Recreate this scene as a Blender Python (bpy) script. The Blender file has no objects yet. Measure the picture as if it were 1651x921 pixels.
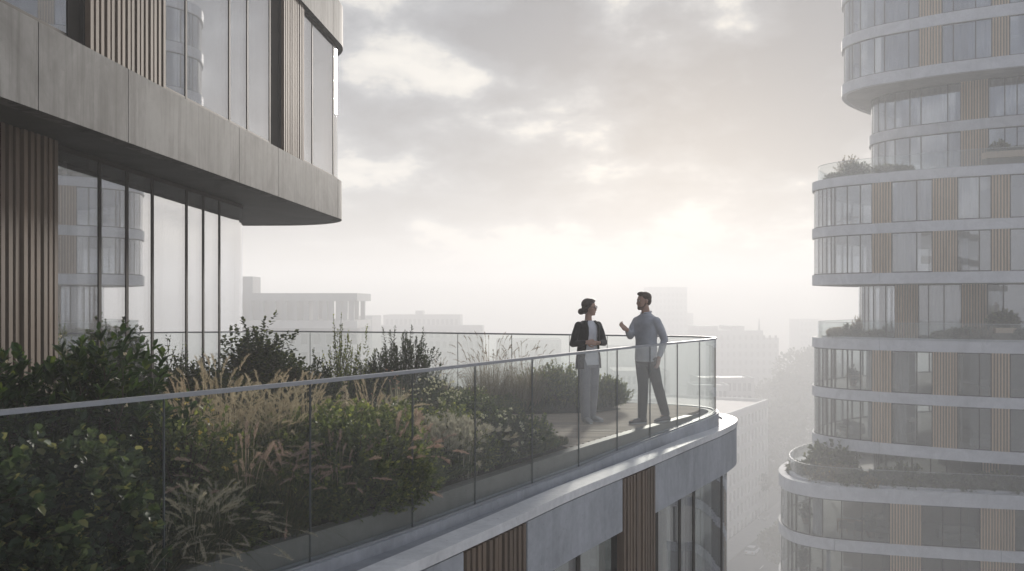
HAZE_D = .0045; VOL_B = 5; SUN_E = 4.6; SKY_K = .92; EXPO = 0.10; SKY_SEED = 3.7; BACK_SKY = (1.0, 1.10, 1.30)
SKY_BLOBS = [(735, 110, 75, 34, .20), (655, 60, 70, 30, .16), (860, 215, 60, 42, .36), (935, 275, 60, 40, .24), (1130, 22, 70, 24, .16), (1190, 72, 50, 26, .14), (960, 385, 230, 40, .28), (1090, 365, 120, 36, .12),
             (575, 275, 50, 50, .2), (690, 405, 330, 22, .16), (1010, 250, 40, 50, .12), (620, 120, 60, 20, .12),
             (960, 90, 150, 75, -.28), (795, 145, 75, 45, -.32), (1240, 165, 120, 85, -.30), (610, 185, 90, 40, -.38), (740, 335, 240, 40, -.40), (1080, 190, 90, 60, -.24), (600, 20, 60, 30, -.04), (1330, 60, 90, 70, -.22), (760, 235, 90, 26, -.2), (1190, 285, 60, 26, -.2)]
import bpy, bmesh, math, random
import numpy as np
from mathutils import Vector, Matrix, noise as mnoise

SC = bpy.context.scene
COL = SC.collection
R = math.radians
F_PX, CX, HZ, CAMZ = 1500.0, 825.5, 488.0, 1.68

# ------------------------------------------------------------------ helpers
class MB:
    """collects raw geometry for ONE mesh object"""
    def __init__(s):
        s.v = []; s.f = []; s.smooth = []
    def add(s, vs, fs, smooth=False):
        b = len(s.v); s.v.extend([tuple(p) for p in vs])
        for f in fs:
            s.f.append([i + b for i in f]); s.smooth.append(smooth)
    def box(s, c, d, rz=0.0, M=None):
        x, y, z = d[0] / 2, d[1] / 2, d[2] / 2
        vs = [Vector((sx * x, sy * y, sz * z)) for sz in (-1, 1) for sy in (-1, 1) for sx in (-1, 1)]
        if M is not None:
            vs = [M @ p for p in vs]
        elif rz:
            m = Matrix.Rotation(rz, 3, 'Z'); vs = [m @ p for p in vs]
        vs = [p + Vector(c) for p in vs]
        s.add(vs, [(0, 2, 3, 1), (4, 5, 7, 6), (0, 1, 5, 4), (2, 6, 7, 3), (0, 4, 6, 2), (1, 3, 7, 5)])
    def prism(s, poly, z0, z1):
        n = len(poly)
        # make counter clockwise
        a = sum(poly[i][0] * poly[(i + 1) % n][1] - poly[(i + 1) % n][0] * poly[i][1] for i in range(n))
        if a < 0: poly = poly[::-1]
        vs = [(p[0], p[1], z0) for p in poly] + [(p[0], p[1], z1) for p in poly]
        fs = [list(range(n - 1, -1, -1)), list(range(n, 2 * n))]
        fs += [(i, (i + 1) % n, n + (i + 1) % n, n + i) for i in range(n)]
        s.add(vs, fs)
    def tube(s, pts, rad, seg=8, cap=True, smooth=True):
        pts = [Vector(p) for p in pts]; n = len(pts)
        if not hasattr(rad, '__len__'): rad = [rad] * n
        vs = []; fs = []
        ref = None
        for i, p in enumerate(pts):
            t = (pts[min(i + 1, n - 1)] - pts[max(i - 1, 0)])
            t = t.normalized() if t.length > 1e-9 else Vector((0, 0, 1))
            if ref is None:
                ref = Vector((1, 0, 0)) if abs(t.x) < 0.8 else Vector((0, 1, 0))
            u = (ref - t * ref.dot(t)).normalized(); w = t.cross(u); ref = u
            for k in range(seg):
                a = 2 * math.pi * k / seg
                vs.append(p + (u * math.cos(a) + w * math.sin(a)) * rad[i])
        for i in range(n - 1):
            for k in range(seg):
                k2 = (k + 1) % seg
                fs.append((i * seg + k, i * seg + k2, (i + 1) * seg + k2, (i + 1) * seg + k))
        if cap:
            fs.append(tuple(range(seg - 1, -1, -1))); fs.append(tuple((n - 1) * seg + k for k in range(seg)))
        s.add(vs, fs, smooth)
    def capsule(s, pts, rad, seg=14):
        """tapered tube with rounded ends (closed)"""
        pts = [Vector(p) for p in pts]; rad = list(rad) if hasattr(rad, '__len__') else [rad] * len(pts)
        d0 = (pts[0] - pts[1]).normalized(); d1 = (pts[-1] - pts[-2]).normalized()
        P = []; Q = []
        for a in (80, 55, 30):
            P.append(pts[0] + d0 * rad[0] * math.sin(R(a))); Q.append(rad[0] * math.cos(R(a)))
        P += pts; Q += rad
        for a in (30, 55, 80):
            P.append(pts[-1] + d1 * rad[-1] * math.sin(R(a))); Q.append(rad[-1] * math.cos(R(a)))
        s.tube(P, Q, seg)
    def loft(s, rings, seg=20, power=2.0):
        """rings: (centre, u, v) vectors"""
        vs = []; fs = []; n = len(rings)
        for c, u, v in rings:
            c = Vector(c); u = Vector(u); v = Vector(v)
            for k in range(seg):
                a = 2 * math.pi * k / seg
                ca, sa = math.cos(a), math.sin(a)
                e = 2.0 / power
                ca = math.copysign(abs(ca) ** e, ca); sa = math.copysign(abs(sa) ** e, sa)
                vs.append(c + u * ca + v * sa)
        for i in range(n - 1):
            for k in range(seg):
                k2 = (k + 1) % seg
                fs.append((i * seg + k, i * seg + k2, (i + 1) * seg + k2, (i + 1) * seg + k))
        fs.append(tuple(range(seg - 1, -1, -1))); fs.append(tuple((n - 1) * seg + k for k in range(seg)))
        s.add(vs, fs, True)
    def ellipsoid(s, c, r, M=None, seg=16, rings=10):
        vs = []; fs = []
        c = Vector(c)
        for i in range(rings + 1):
            th = math.pi * (i + 0.02) / (rings + 0.04)
            for k in range(seg):
                a = 2 * math.pi * k / seg
                p = Vector((r[0] * math.sin(th) * math.cos(a), r[1] * math.sin(th) * math.sin(a), r[2] * math.cos(th)))
                if M is not None: p = M @ p
                vs.append(c + p)
        for i in range(rings):
            for k in range(seg):
                k2 = (k + 1) % seg
                fs.append((i * seg + k, (i + 1) * seg + k, (i + 1) * seg + k2, i * seg + k2))
        fs.append(tuple(range(seg))); fs.append(tuple(rings * seg + k for k in range(seg - 1, -1, -1)))
        s.add(vs, fs, True)
    def band(s, pts, o0, o1, z0, z1, closed=False):
        """solid strip along a plan polyline between two offsets (to the right of travel) and two heights"""
        n = len(pts)
        N = normals(pts)
        f = lambda q, i: q[i] if hasattr(q, '__len__') else q
        vs = []
        for i, p in enumerate(pts):
            a, b = f(o0, i), f(o1, i); za, zb = f(z0, i), f(z1, i)
            nx, ny = N[i]
            vs += [(p[0] + nx * a, p[1] + ny * a, za), (p[0] + nx * b, p[1] + ny * b, za),
                   (p[0] + nx * b, p[1] + ny * b, zb), (p[0] + nx * a, p[1] + ny * a, zb)]
        fs = []
        for i in range(n - 1):
            for k in range(4):
                k2 = (k + 1) % 4
                fs.append((i * 4 + k, i * 4 + k2, (i + 1) * 4 + k2, (i + 1) * 4 + k))
        fs.append((3, 2, 1, 0)); fs.append(tuple((n - 1) * 4 + k for k in range(4)))
        s.add(vs, fs)
    def mesh(s, name, off=(0, 0, 0)):
        me = bpy.data.meshes.new(name)
        ox, oy, oz = off
        me.from_pydata([(p[0] - ox, p[1] - oy, p[2] - oz) for p in s.v], [], s.f)
        me.polygons.foreach_set('use_smooth', s.smooth)
        me.update()
        return me

def fixn(me):
    bm = bmesh.new(); bm.from_mesh(me)
    bmesh.ops.recalc_face_normals(bm, faces=bm.faces); bm.to_mesh(me); bm.free()

def rootloc(o):
    while o.parent is not None: o = o.parent
    return o.location

def tag(o, label, cat, group=None, kind=None):
    if label: o['label'] = label
    if cat: o['category'] = cat
    if group: o['group'] = group
    if kind: o['kind'] = kind
    return o

def thing(name, loc, label, cat, group=None):
    o = bpy.data.objects.new(name, None); COL.objects.link(o)
    o.location = loc; o.empty_display_size = 0.2
    return tag(o, label, cat, group, 'thing')

def part(name, mb, mat, parent, label=None, fix=True, stuff=False):
    me = mb.mesh(name, tuple(rootloc(parent)))
    if fix: fixn(me)
    if mat: me.materials.append(mat)
    o = bpy.data.objects.new(name, me); COL.objects.link(o); o.parent = parent
    if label: o['label'] = label
    if stuff: o['kind'] = 'stuff'
    return o

def single(name, mb, mat, label=None, cat=None, group=None, kind=None, fix=True):
    me = mb.mesh(name)
    if fix: fixn(me)
    if mat: me.materials.append(mat)
    o = bpy.data.objects.new(name, me); COL.objects.link(o)
    return tag(o, label, cat, group, kind)

def part_from_mesh(name, me, parent, mat=None):
    o = bpy.data.objects.new(name, me); COL.objects.link(o); o.parent = parent
    if mat and not me.materials: me.materials.append(mat)
    return o

def dup(root, loc, rz, sc=1.0, label=None, group=None):
    c = root.copy(); COL.objects.link(c); c.location = loc; c.rotation_euler = (0, 0, rz)
    c.scale = sc if hasattr(sc, '__len__') else (sc, sc, sc)
    if label: c['label'] = label
    if group: c['group'] = group
    for ch in list(root.children):
        d = ch.copy(); COL.objects.link(d); d.parent = c
        for g in list(ch.children):
            e = g.copy(); COL.objects.link(e); e.parent = d
    return c

# ------------------------------------------------------------------ plan paths
def normals(pts):
    n = len(pts); out = []
    for i in range(n):
        tx = ty = 0.0
        for a, b in ((i - 1, i), (i, i + 1)):
            if 0 <= a and b < n:
                dx, dy = pts[b][0] - pts[a][0], pts[b][1] - pts[a][1]
                l = math.hypot(dx, dy) or 1
                tx += dx / l; ty += dy / l
        l = math.hypot(tx, ty) or 1
        c = 1.0
        if 0 < i < n - 1:
            dx, dy = pts[i][0] - pts[i - 1][0], pts[i][1] - pts[i - 1][1]; q = math.hypot(dx, dy) or 1
            c = max(0.5, (tx / l) * dx / q + (ty / l) * dy / q)
        out.append((ty / l / c, -tx / l / c))
    return out

def smooth_path(ctrl, step=0.15):
    out = []
    P = [ctrl[0]] + list(ctrl) + [ctrl[-1]]
    for i in range(1, len(P) - 2):
        p0, p1, p2, p3 = P[i - 1], P[i], P[i + 1], P[i + 2]
        L = math.hypot(p2[0] - p1[0], p2[1] - p1[1]); k = max(1, int(L / step))
        # centripetal-ish Catmull-Rom
        def tj(ti, a, b): return ti + max(1e-4, math.hypot(b[0] - a[0], b[1] - a[1])) ** 0.5
        t0 = 0; t1 = tj(t0, p0, p1); t2 = tj(t1, p1, p2); t3 = tj(t2, p2, p3)
        for j in range(k):
            t = t1 + (t2 - t1) * j / k
            def lerp(a, b, ta, tb): 
                w = (t - ta) / (tb - ta); return (a[0] + (b[0] - a[0]) * w, a[1] + (b[1] - a[1]) * w)
            A1 = lerp(p0, p1, t0, t1); A2 = lerp(p1, p2, t1, t2); A3 = lerp(p2, p3, t2, t3)
            B1 = lerp(A1, A2, t0, t2); B2 = lerp(A2, A3, t1, t3)
            out.append(lerp(B1, B2, t1, t2))
    out.append(ctrl[-1])
    return out

class Path:
    def __init__(s, pts):
        s.p = [tuple(q) for q in pts]; s.c = [0.0]
        for a, b in zip(s.p, s.p[1:]): s.c.append(s.c[-1] + math.hypot(b[0] - a[0], b[1] - a[1]))
        s.L = s.c[-1]
    def at(s, d):
        d = min(max(d, 0), s.L)
        for i in range(len(s.p) - 1):
            if d <= s.c[i + 1] or i == len(s.p) - 2:
                w = (d - s.c[i]) / max(1e-9, s.c[i + 1] - s.c[i])
                a, b = s.p[i], s.p[i + 1]
                return (a[0] + (b[0] - a[0]) * w, a[1] + (b[1] - a[1]) * w)
    def tan(s, d):
        a, b = s.at(d - .03), s.at(d + .03); l = math.hypot(b[0] - a[0], b[1] - a[1]) or 1
        return ((b[0] - a[0]) / l, (b[1] - a[1]) / l)
    def nrm(s, d):
        t = s.tan(d); return (t[1], -t[0])
    def sub(s, a, b):
        out = [s.at(a)]
        for q, c in zip(s.p, s.c):
            if a + 0.02 < c < b - 0.02: out.append(q)
        out.append(s.at(b)); return out
    def off(s, d):
        N = normals(s.p)
        return Path([(p[0] + n[0] * d, p[1] + n[1] * d) for p, n in zip(s.p, N)])
    def hit(s, px, far=False):
        """arc length where the picture column px meets the path"""
        k = (px - CX) / F_PX; best = None
        for i in range(len(s.p) - 1):
            a, b = s.p[i], s.p[i + 1]
            fa, fb = a[0] - k * a[1], b[0] - k * b[1]
            if fa * fb <= 0 and fa != fb:
                w = fa / (fa - fb); y = a[1] + (b[1] - a[1]) * w
                d = s.c[i] + (s.c[i + 1] - s.c[i]) * w
                if y < .5: continue
                if best is None or (y < best[0]) != far: best = (y, d)
        return best[1] if best else None
    def shift(s, dx, dy): return Path([(p[0] + dx, p[1] + dy) for p in s.p])

def px2x(px, y): return (px - CX) / F_PX * y
def py2z(py, y): return CAMZ + (HZ - py) / F_PX * y

# ------------------------------------------------------------------ materials
def nmat(name):
    m = bpy.data.materials.new(name); m.use_nodes = True
    nt = m.node_tree
    for n in list(nt.nodes): nt.nodes.remove(n)
    out = nt.nodes.new('ShaderNodeOutputMaterial')
    return m, nt, out
def N(nt, t, **kw):
    n = nt.nodes.new(t)
    for k, v in kw.items():
        if k.startswith('i_'):
            key = k[2:]
            key = int(key) if key.isdigit() else key.replace('_', ' ')
            n.inputs[key].default_value = v
        else: setattr(n, k, v)
    return n
def ramp(nt, fac, stops):
    r = N(nt, 'ShaderNodeValToRGB'); e = r.color_ramp.elements
    while len(e) < len(stops): e.new(0.5)
    for el, (p, c) in zip(e, stops):
        el.position = p; el.color = (*c, 1) if len(c) == 3 else c
    nt.links.new(fac, r.inputs[0]); return r.outputs[0]
def mixc(nt, fac, a, b, mode='MIX'):
    m = N(nt, 'ShaderNodeMix', data_type='RGBA', blend_type=mode)
    for s, v in ((m.inputs[0], fac), (m.inputs[6], a), (m.inputs[7], b)):
        if isinstance(v, bpy.types.NodeSocket): nt.links.new(v, s)
        elif hasattr(v, '__len__'): s.default_value = (*v, 1) if len(v) == 3 else v
        else: s.default_value = v
    return m.outputs[2]
def math_(nt, op, a, b=None, c=None, clamp=False):
    m = N(nt, 'ShaderNodeMath', operation=op, use_clamp=clamp)
    for i, v in enumerate((a, b, c)):
        if v is None: continue
        if isinstance(v, bpy.types.NodeSocket): nt.links.new(v, m.inputs[i])
        else: m.inputs[i].default_value = v
    return m.outputs[0]
def objco(nt, scale=(1, 1, 1), rot=(0, 0, 0)):
    tc = N(nt, 'ShaderNodeTexCoord'); mp = N(nt, 'ShaderNodeMapping')
    mp.inputs['Scale'].default_value = scale; mp.inputs['Rotation'].default_value = rot
    nt.links.new(tc.outputs['Object'], mp.inputs[0]); return mp.outputs[0]
def noise(nt, co, scale, detail=4, rough=.55, dist=0.0):
    n = N(nt, 'ShaderNodeTexNoise'); n.inputs['Scale'].default_value = scale; n.inputs['Detail'].default_value = detail
    n.inputs['Roughness'].default_value = rough; n.inputs['Distortion'].default_value = dist
    nt.links.new(co, n.inputs['Vector']); return n.outputs['Fac']

def m_concrete(name, base, dark=.72, rough=.75, streak=.5, warm=0.0, spots=True):
    m, nt, out = nmat(name)
    b = N(nt, 'ShaderNodeBsdfPrincipled'); b.inputs['Roughness'].default_value = rough; b.inputs['Specular IOR Level'].default_value = .22
    co = objco(nt); cs = objco(nt, (3.2, 3.2, .3))
    n1 = noise(nt, co, .8, 8, .62, 1.2); n2 = noise(nt, cs, 2.4, 5, .65, .5); n3 = noise(nt, co, 14, 4, .6)
    lo = tuple(c * dark for c in base); hi = tuple(min(1, c * 1.12) for c in base)
    c1 = ramp(nt, n1, [(.3, lo), (.62, hi)])
    st = ramp(nt, n2, [(.34, (dark, dark, dark * 1.01)), (.56, (1, 1, 1))])
    c2 = mixc(nt, streak, c1, st, 'MULTIPLY')
    c3 = mixc(nt, .22, c2, ramp(nt, n3, [(.35, (.55, .55, .55)), (.6, (1.0, 1.0, 1.0))]), 'MULTIPLY')
    if spots:
        v = N(nt, 'ShaderNodeTexVoronoi'); v.inputs['Scale'].default_value = 9; nt.links.new(co, v.inputs['Vector'])
        sp = ramp(nt, v.outputs['Distance'], [(.045, (.45, .45, .45)), (.085, (1, 1, 1))])
        c3 = mixc(nt, .6, c3, sp, 'MULTIPLY')
    nt.links.new(c3, b.inputs['Base Color'])
    bp = N(nt, 'ShaderNodeBump'); bp.inputs['Strength'].default_value = .04; bp.inputs['Distance'].default_value = .01
    nt.links.new(noise(nt, co, 22, 6, .7), bp.inputs['Height']); nt.links.new(bp.outputs[0], b.inputs['Normal'])
    nt.links.new(b.outputs[0], out.inputs[0]); return m

def m_plain(name, col, rough=.6, metal=0.0, var=.15, scale=6, bump=0.0, stretch=(1, 1, 1), spec=.5):
    m, nt, out = nmat(name)
    b = N(nt, 'ShaderNodeBsdfPrincipled'); b.inputs['Roughness'].default_value = rough; b.inputs['Metallic'].default_value = metal
    b.inputs['Specular IOR Level'].default_value = spec
    co = objco(nt, stretch); n = noise(nt, co, scale, 5, .6)
    c = ramp(nt, n, [(.3, tuple(x * (1 - var) for x in col)), (.68, tuple(min(1, x * (1 + var)) for x in col))])
    nt.links.new(c, b.inputs['Base Color'])
    if bump:
        bp = N(nt, 'ShaderNodeBump'); bp.inputs['Strength'].default_value = bump; bp.inputs['Distance'].default_value = .01
        nt.links.new(n, bp.inputs['Height']); nt.links.new(bp.outputs[0], b.inputs['Normal'])
    nt.links.new(b.outputs[0], out.inputs[0]); return m

def m_wood(name, col, rough=.65, axis='z', var=.35, spec=.5):
    m, nt, out = nmat(name)
    b = N(nt, 'ShaderNodeBsdfPrincipled'); b.inputs['Roughness'].default_value = rough; b.inputs['Specular IOR Level'].default_value = spec
    sc = {'z': (9, 9, .5), 'x': (.5, 9, 9)}[axis]
    co = objco(nt, sc); n = noise(nt, co, 3, 6, .65, .8)
    isl = N(nt, 'ShaderNodeNewGeometry')
    c = ramp(nt, n, [(.28, tuple(x * (1 - var) for x in col)), (.7, tuple(x * (1 + var) for x in col))])
    v = ramp(nt, isl.outputs['Random Per Island'], [(0, (.82, .82, .83)), (1, (1.08, 1.06, 1.03))])
    nt.links.new(mixc(nt, 1.0, c, v, 'MULTIPLY'), b.inputs['Base Color'])
    bp = N(nt, 'ShaderNodeBump'); bp.inputs['Strength'].default_value = .15; bp.inputs['Distance'].default_value = .005
    nt.links.new(n, bp.inputs['Height']); nt.links.new(bp.outputs[0], b.inputs['Normal'])
    nt.links.new(b.outputs[0], out.inputs[0]); return m

def m_glass(name, tint=(.9, .93, .92), f0=.05, rough=.0, dirt=0.0, grime=(.6, .6, .58), wav=0.0, fexp=5.0):
    """thin architectural glass: Fresnel mirror over a clear tinted sheet, with a little dust"""
    m, nt, out = nmat(name)
    lw = N(nt, 'ShaderNodeLayerWeight'); lw.inputs[0].default_value = .5
    p5 = math_(nt, 'POWER', lw.outputs['Facing'], fexp)
    fr = math_(nt, 'MULTIPLY_ADD', p5, 1 - f0, f0, clamp=True)
    tr = N(nt, 'ShaderNodeBsdfTransparent'); tr.inputs[0].default_value = (*tint, 1)
    gl = N(nt, 'ShaderNodeBsdfGlossy'); gl.inputs['Roughness'].default_value = rough; gl.inputs[0].default_value = (.97, .98, 1, 1)
    if wav:
        bp = N(nt, 'ShaderNodeBump'); bp.inputs['Strength'].default_value = wav; bp.inputs['Distance'].default_value = .02
        nt.links.new(noise(nt, objco(nt), .7, 1, .4), bp.inputs['Height']); nt.links.new(bp.outputs[0], gl.inputs['Normal'])
    mx = N(nt, 'ShaderNodeMixShader'); nt.links.new(fr, mx.inputs[0])
    nt.links.new(tr.outputs[0], mx.inputs[1]); nt.links.new(gl.outputs[0], mx.inputs[2])
    last = mx.outputs[0]
    if dirt:
        df = N(nt, 'ShaderNodeBsdfDiffuse'); df.inputs[0].default_value = (*grime, 1)
        tl = N(nt, 'ShaderNodeBsdfTranslucent'); tl.inputs[0].default_value = (*grime, 1)
        ad = N(nt, 'ShaderNodeMixShader'); ad.inputs[0].default_value = .5
        nt.links.new(df.outputs[0], ad.inputs[1]); nt.links.new(tl.outputs[0], ad.inputs[2])
        nz = noise(nt, objco(nt, (1.2, 1.2, .5)), 1.6, 4, .6)
        fac = math_(nt, 'MULTIPLY', ramp(nt, nz, [(.25, (.25, .25, .25)), (.75, (1, 1, 1))]), dirt)
        m2 = N(nt, 'ShaderNodeMixShader'); nt.links.new(fac, m2.inputs[0])
        nt.links.new(last, m2.inputs[1]); nt.links.new(ad.outputs[0], m2.inputs[2]); last = m2.outputs[0]
    nt.links.new(last, out.inputs[0]); return m

def m_leaf(name, stops, rough=.5, trans=.35, spec=.4, tmul=(1.25, 1.25, .85), young_glint=1.0):
    """stops: colours spread over the random value each leaf gets"""
    m, nt, out = nmat(name)
    g = N(nt, 'ShaderNodeNewGeometry')
    n = len(stops)
    c = ramp(nt, g.outputs['Random Per Island'], [(p, col) for p, col in stops])
    at = N(nt, 'ShaderNodeAttribute'); at.attribute_name = 'young_glint'
    c = mixc(nt, math_(nt, 'MULTIPLY', at.outputs['Fac'], young_glint), c, mixc(nt, 1.0, c, (2.5, 2.3, 1.7), 'MULTIPLY'))  # paler twig-tip leaves: new growth, plus highlights put into the colour
    oi = N(nt, 'ShaderNodeObjectInfo')
    c = mixc(nt, .5, c, ramp(nt, oi.outputs['Random'], [(0, (.75, .8, .7)), (1, (1.2, 1.12, 1.0))]), 'MULTIPLY')
    b = N(nt, 'ShaderNodeBsdfPrincipled'); b.inputs['Roughness'].default_value = rough; b.inputs['Specular IOR Level'].default_value = spec
    nt.links.new(c, b.inputs['Base Color'])
    t = N(nt, 'ShaderNodeBsdfTranslucent')
    nt.links.new(mixc(nt, 1.0, c, tmul, 'MULTIPLY'), t.inputs[0])
    mx = N(nt, 'ShaderNodeMixShader'); mx.inputs[0].default_value = trans
    nt.links.new(b.outputs[0], mx.inputs[1]); nt.links.new(t.outputs[0], mx.inputs[2])
    nt.links.new(mx.outputs[0], out.inputs[0]); return m

def m_cloth(name, col, rough=.85, var=.12, trans=0.0):
    m, nt, out = nmat(name)
    b = N(nt, 'ShaderNodeBsdfPrincipled'); b.inputs['Roughness'].default_value = rough
    b.inputs['Sheen Weight'].default_value = .25; b.inputs['Specular IOR Level'].default_value = .2
    co = objco(nt); n = noise(nt, co, 9, 5, .6); n2 = noise(nt, co, 160, 2, .5)
    c = ramp(nt, n, [(.3, tuple(x * (1 - var) for x in col)), (.7, tuple(min(1, x * (1 + var)) for x in col))])
    nt.links.new(c, b.inputs['Base Color'])
    bp = N(nt, 'ShaderNodeBump'); bp.inputs['Strength'].default_value = .35; bp.inputs['Distance'].default_value = .012
    nt.links.new(noise(nt, objco(nt, (1, 1, .55)), 16, 3, .5, 1.2), bp.inputs['Height']); nt.links.new(bp.outputs[0], b.inputs['Normal'])
    last = b.outputs[0]
    if trans:
        t = N(nt, 'ShaderNodeBsdfTranslucent'); nt.links.new(c, t.inputs[0])
        tp = N(nt, 'ShaderNodeBsdfTransparent')
        m1 = N(nt, 'ShaderNodeMixShader'); m1.inputs[0].default_value = .5
        nt.links.new(last, m1.inputs[1]); nt.links.new(t.outputs[0], m1.inputs[2])
        m2 = N(nt, 'ShaderNodeMixShader'); m2.inputs[0].default_value = trans
        nt.links.new(m1.outputs[0], m2.inputs[1]); nt.links.new(tp.outputs[0], m2.inputs[2]); last = m2.outputs[0]
    nt.links.new(last, out.inputs[0]); return m

M = {}
M['concrete'] = m_concrete('board_concrete', (.205, .199, .19), .40, .7, .85)
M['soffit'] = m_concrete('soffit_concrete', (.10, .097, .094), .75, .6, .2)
M['fascia'] = m_concrete('fascia_concrete', (.40, .41, .43), .78, .65, .5)
M['coping'] = m_concrete('coping_stone', (.70, .69, .68), .85, .6, .2)
M['ledge'] = m_concrete('ledge_membrane', (.29, .30, .32), .75, .55, .15, spots=False)
M['tower_concrete'] = m_concrete('tower_concrete', (.55, .55, .565), .88, .7, .3)
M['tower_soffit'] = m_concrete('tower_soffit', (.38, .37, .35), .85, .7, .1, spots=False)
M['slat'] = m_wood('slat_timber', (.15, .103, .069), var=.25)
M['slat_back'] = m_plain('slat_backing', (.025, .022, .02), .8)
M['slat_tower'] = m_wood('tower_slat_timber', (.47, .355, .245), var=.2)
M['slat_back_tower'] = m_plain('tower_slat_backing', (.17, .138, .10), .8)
M['frame'] = m_plain('bronze_frame', (.035, .030, .026), .6, 0, .1, spec=.12)
M['alu'] = m_plain('handrail_metal', (.36, .37, .39), .55, .7, .06, 20)
M['joint'] = m_plain('pane_gasket', (.12, .13, .13), .6)
M['win'] = m_glass('window_glass', (.78, .79, .79), .42, .012, .02, wav=.006, fexp=2.5)
M['win_low'] = m_glass('lower_storey_glass', (.75, .77, .77), .10, 0, .03, fexp=4)
M['win_tower'] = m_glass('tower_glass', (.72, .74, .76), .24, 0, .04, fexp=3.5)
M['win_clear'] = m_glass('tower_clear_glass', (.80, .82, .82), .07, 0, .03, fexp=4)
M['drain'] = m_plain('drain_strip', (.30, .29, .28), .8, var=.4, scale=25, bump=.5)
M['balu'] = m_glass('balustrade_glass', (.955, .968, .96), .009, 0, .003)
M['balu_tower'] = m_glass('tower_balustrade_glass', (.93, .945, .94), .035, 0, .012)
M['wall_warm'] = m_plain('oak_panelled_room_wall', (.36, .28, .20), .8, var=.2, stretch=(6, 6, .4))
M['wall_in'] = m_plain('room_plaster', (.38, .36, .33), .9, var=.05)
M['floor_in'] = m_plain('room_floor', (.16, .135, .11), .5, var=.2)
M['core'] = m_plain('core_wall', (.16, .16, .165), .9, var=.1)
M['curtain'] = m_cloth('sheer_curtain', (.74, .72, .69), trans=.25)
M['curtain_grey'] = m_cloth('grey_curtain', (.50, .51, .53))
M['deckwood'] = m_wood('deck_timber', (.40, .335, .275), .85, 'x', .25, spec=.12)
M['strip'] = m_concrete('edging_stone', (.20, .195, .18), .85, .6, .1, spots=False)
M['soil'] = m_plain('planting_soil', (.035, .028, .02), .95, var=.5, scale=9, bump=.8)
# ------------------------------------------------------------------ near building
def arc_corner(p0, p1, r, a0, a1, n=14): pass

# plan of the upper slab edge: runs away from the camera, rounds the corner, turns left
def rounded(ctrl, r, n=12):
    """straight run with rounded corners (r per inner vertex)"""
    out = [ctrl[0]]
    for i in range(1, len(ctrl) - 1):
        a, b, c = Vector(ctrl[i - 1]), Vector(ctrl[i]), Vector(ctrl[i + 1])
        ri = r[i - 1]
        u = (a - b).normalized(); v = (c - b).normalized()
        ang = math.acos(max(-1, min(1, u.dot(v)))); d = ri / math.tan(ang / 2)
        s, e = b + u * d, b + v * d
        cen = b + (u + v).normalized() * (ri / math.sin(ang / 2))
        A = s - cen; B = e - cen
        tot = math.atan2(A.x * B.y - A.y * B.x, A.dot(B))
        for k in range(n + 1):
            t = tot * k / n
            out.append((cen.x + A.x * math.cos(t) - A.y * math.sin(t), cen.y + A.x * math.sin(t) + A.y * math.cos(t)))
    out.append(ctrl[-1])
    return out

SLAB = Path(rounded([(-4.55, -5.0), (-3.02, 18.35), (-13.0, 18.75)], [1.5], 18))
UPF = SLAB.off(-0.07)                         # upper storey glazing line
LOW = Path(rounded([(-4.62, -1.2), (-4.15, 15.35), (-13.0, 15.75)], [1.1], 14))
Z_SOF, Z_SL, Z_U2, Z_U3 = 3.2, 3.9, 6.36, 7.1

bld = thing('apartment_building', (-6, 10, 0), 'large concrete and glass building on the left overhanging the planted terrace with timber slat panels', 'building')

def slat_panel(path, s0, s1, z0, z1, parent, w=.055, gap=.045, depth=.09, o=0.0, mats=('slat', 'slat_back'), name='slat_panel'):
    b = MB(); b.band(path.sub(s0, s1), o - .06, o + .004, z0, z1)
    bo = part(name, b, M[mats[1]], parent)
    m = MB(); L = s1 - s0; n = max(2, int(round(L / (w + gap)))); pit = L / n; rr = random.Random(int(s0 * 100))
    for i in range(n):
        c = s0 + pit * (i + .5); ww = pit * w / (w + gap)
        dd = depth * rr.uniform(.9, 1.08)
        p = path.at(c); t = path.tan(c); nn = path.nrm(c)
        a = Vector((p[0] + nn[0] * (o + .006 + dd / 2), p[1] + nn[1] * (o + .006 + dd / 2), (z0 + z1) / 2))
        m.box(a, (ww, dd, z1 - z0 - .01), math.atan2(t[1], t[0]))
    part('slats', m, M[mats[0]], bo)
    return bo

def glazing(path, cuts, z0, z1, parent, glass='win', mul=.045, dep=.1, o=0.0, head=.06, frame='frame', seg_pane=True):
    """one window: panes between the cut positions, mullions at the cuts, head and sill rail"""
    g = MB()
    for a, b in zip(cuts, cuts[1:]):
        g.band(path.sub(a + mul * .3, b - mul * .3), o - .022, o - .004, z0 + head * .4, z1 - head * .4)
    win = part('window', g, M[glass], parent)
    f = MB()
    for c in cuts:
        p = path.at(c); t = path.tan(c); nn = path.nrm(c)
        f.box((p[0] + nn[0] * (o - dep / 2 + .004), p[1] + nn[1] * (o - dep / 2 + .004), (z0 + z1) / 2), (mul, dep, z1 - z0), math.atan2(t[1], t[0]))
    f.band(path.sub(cuts[0] + mul * .55, cuts[-1] - mul * .55), o - dep * .7, o + .002, z1 - head, z1 - .003)
    f.band(path.sub(cuts[0] + mul * .55, cuts[-1] - mul * .55), o - dep * .7, o + .002, z0 + .003, z0 + head)
    part('frame', f, M[frame], win)
    return win

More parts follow.
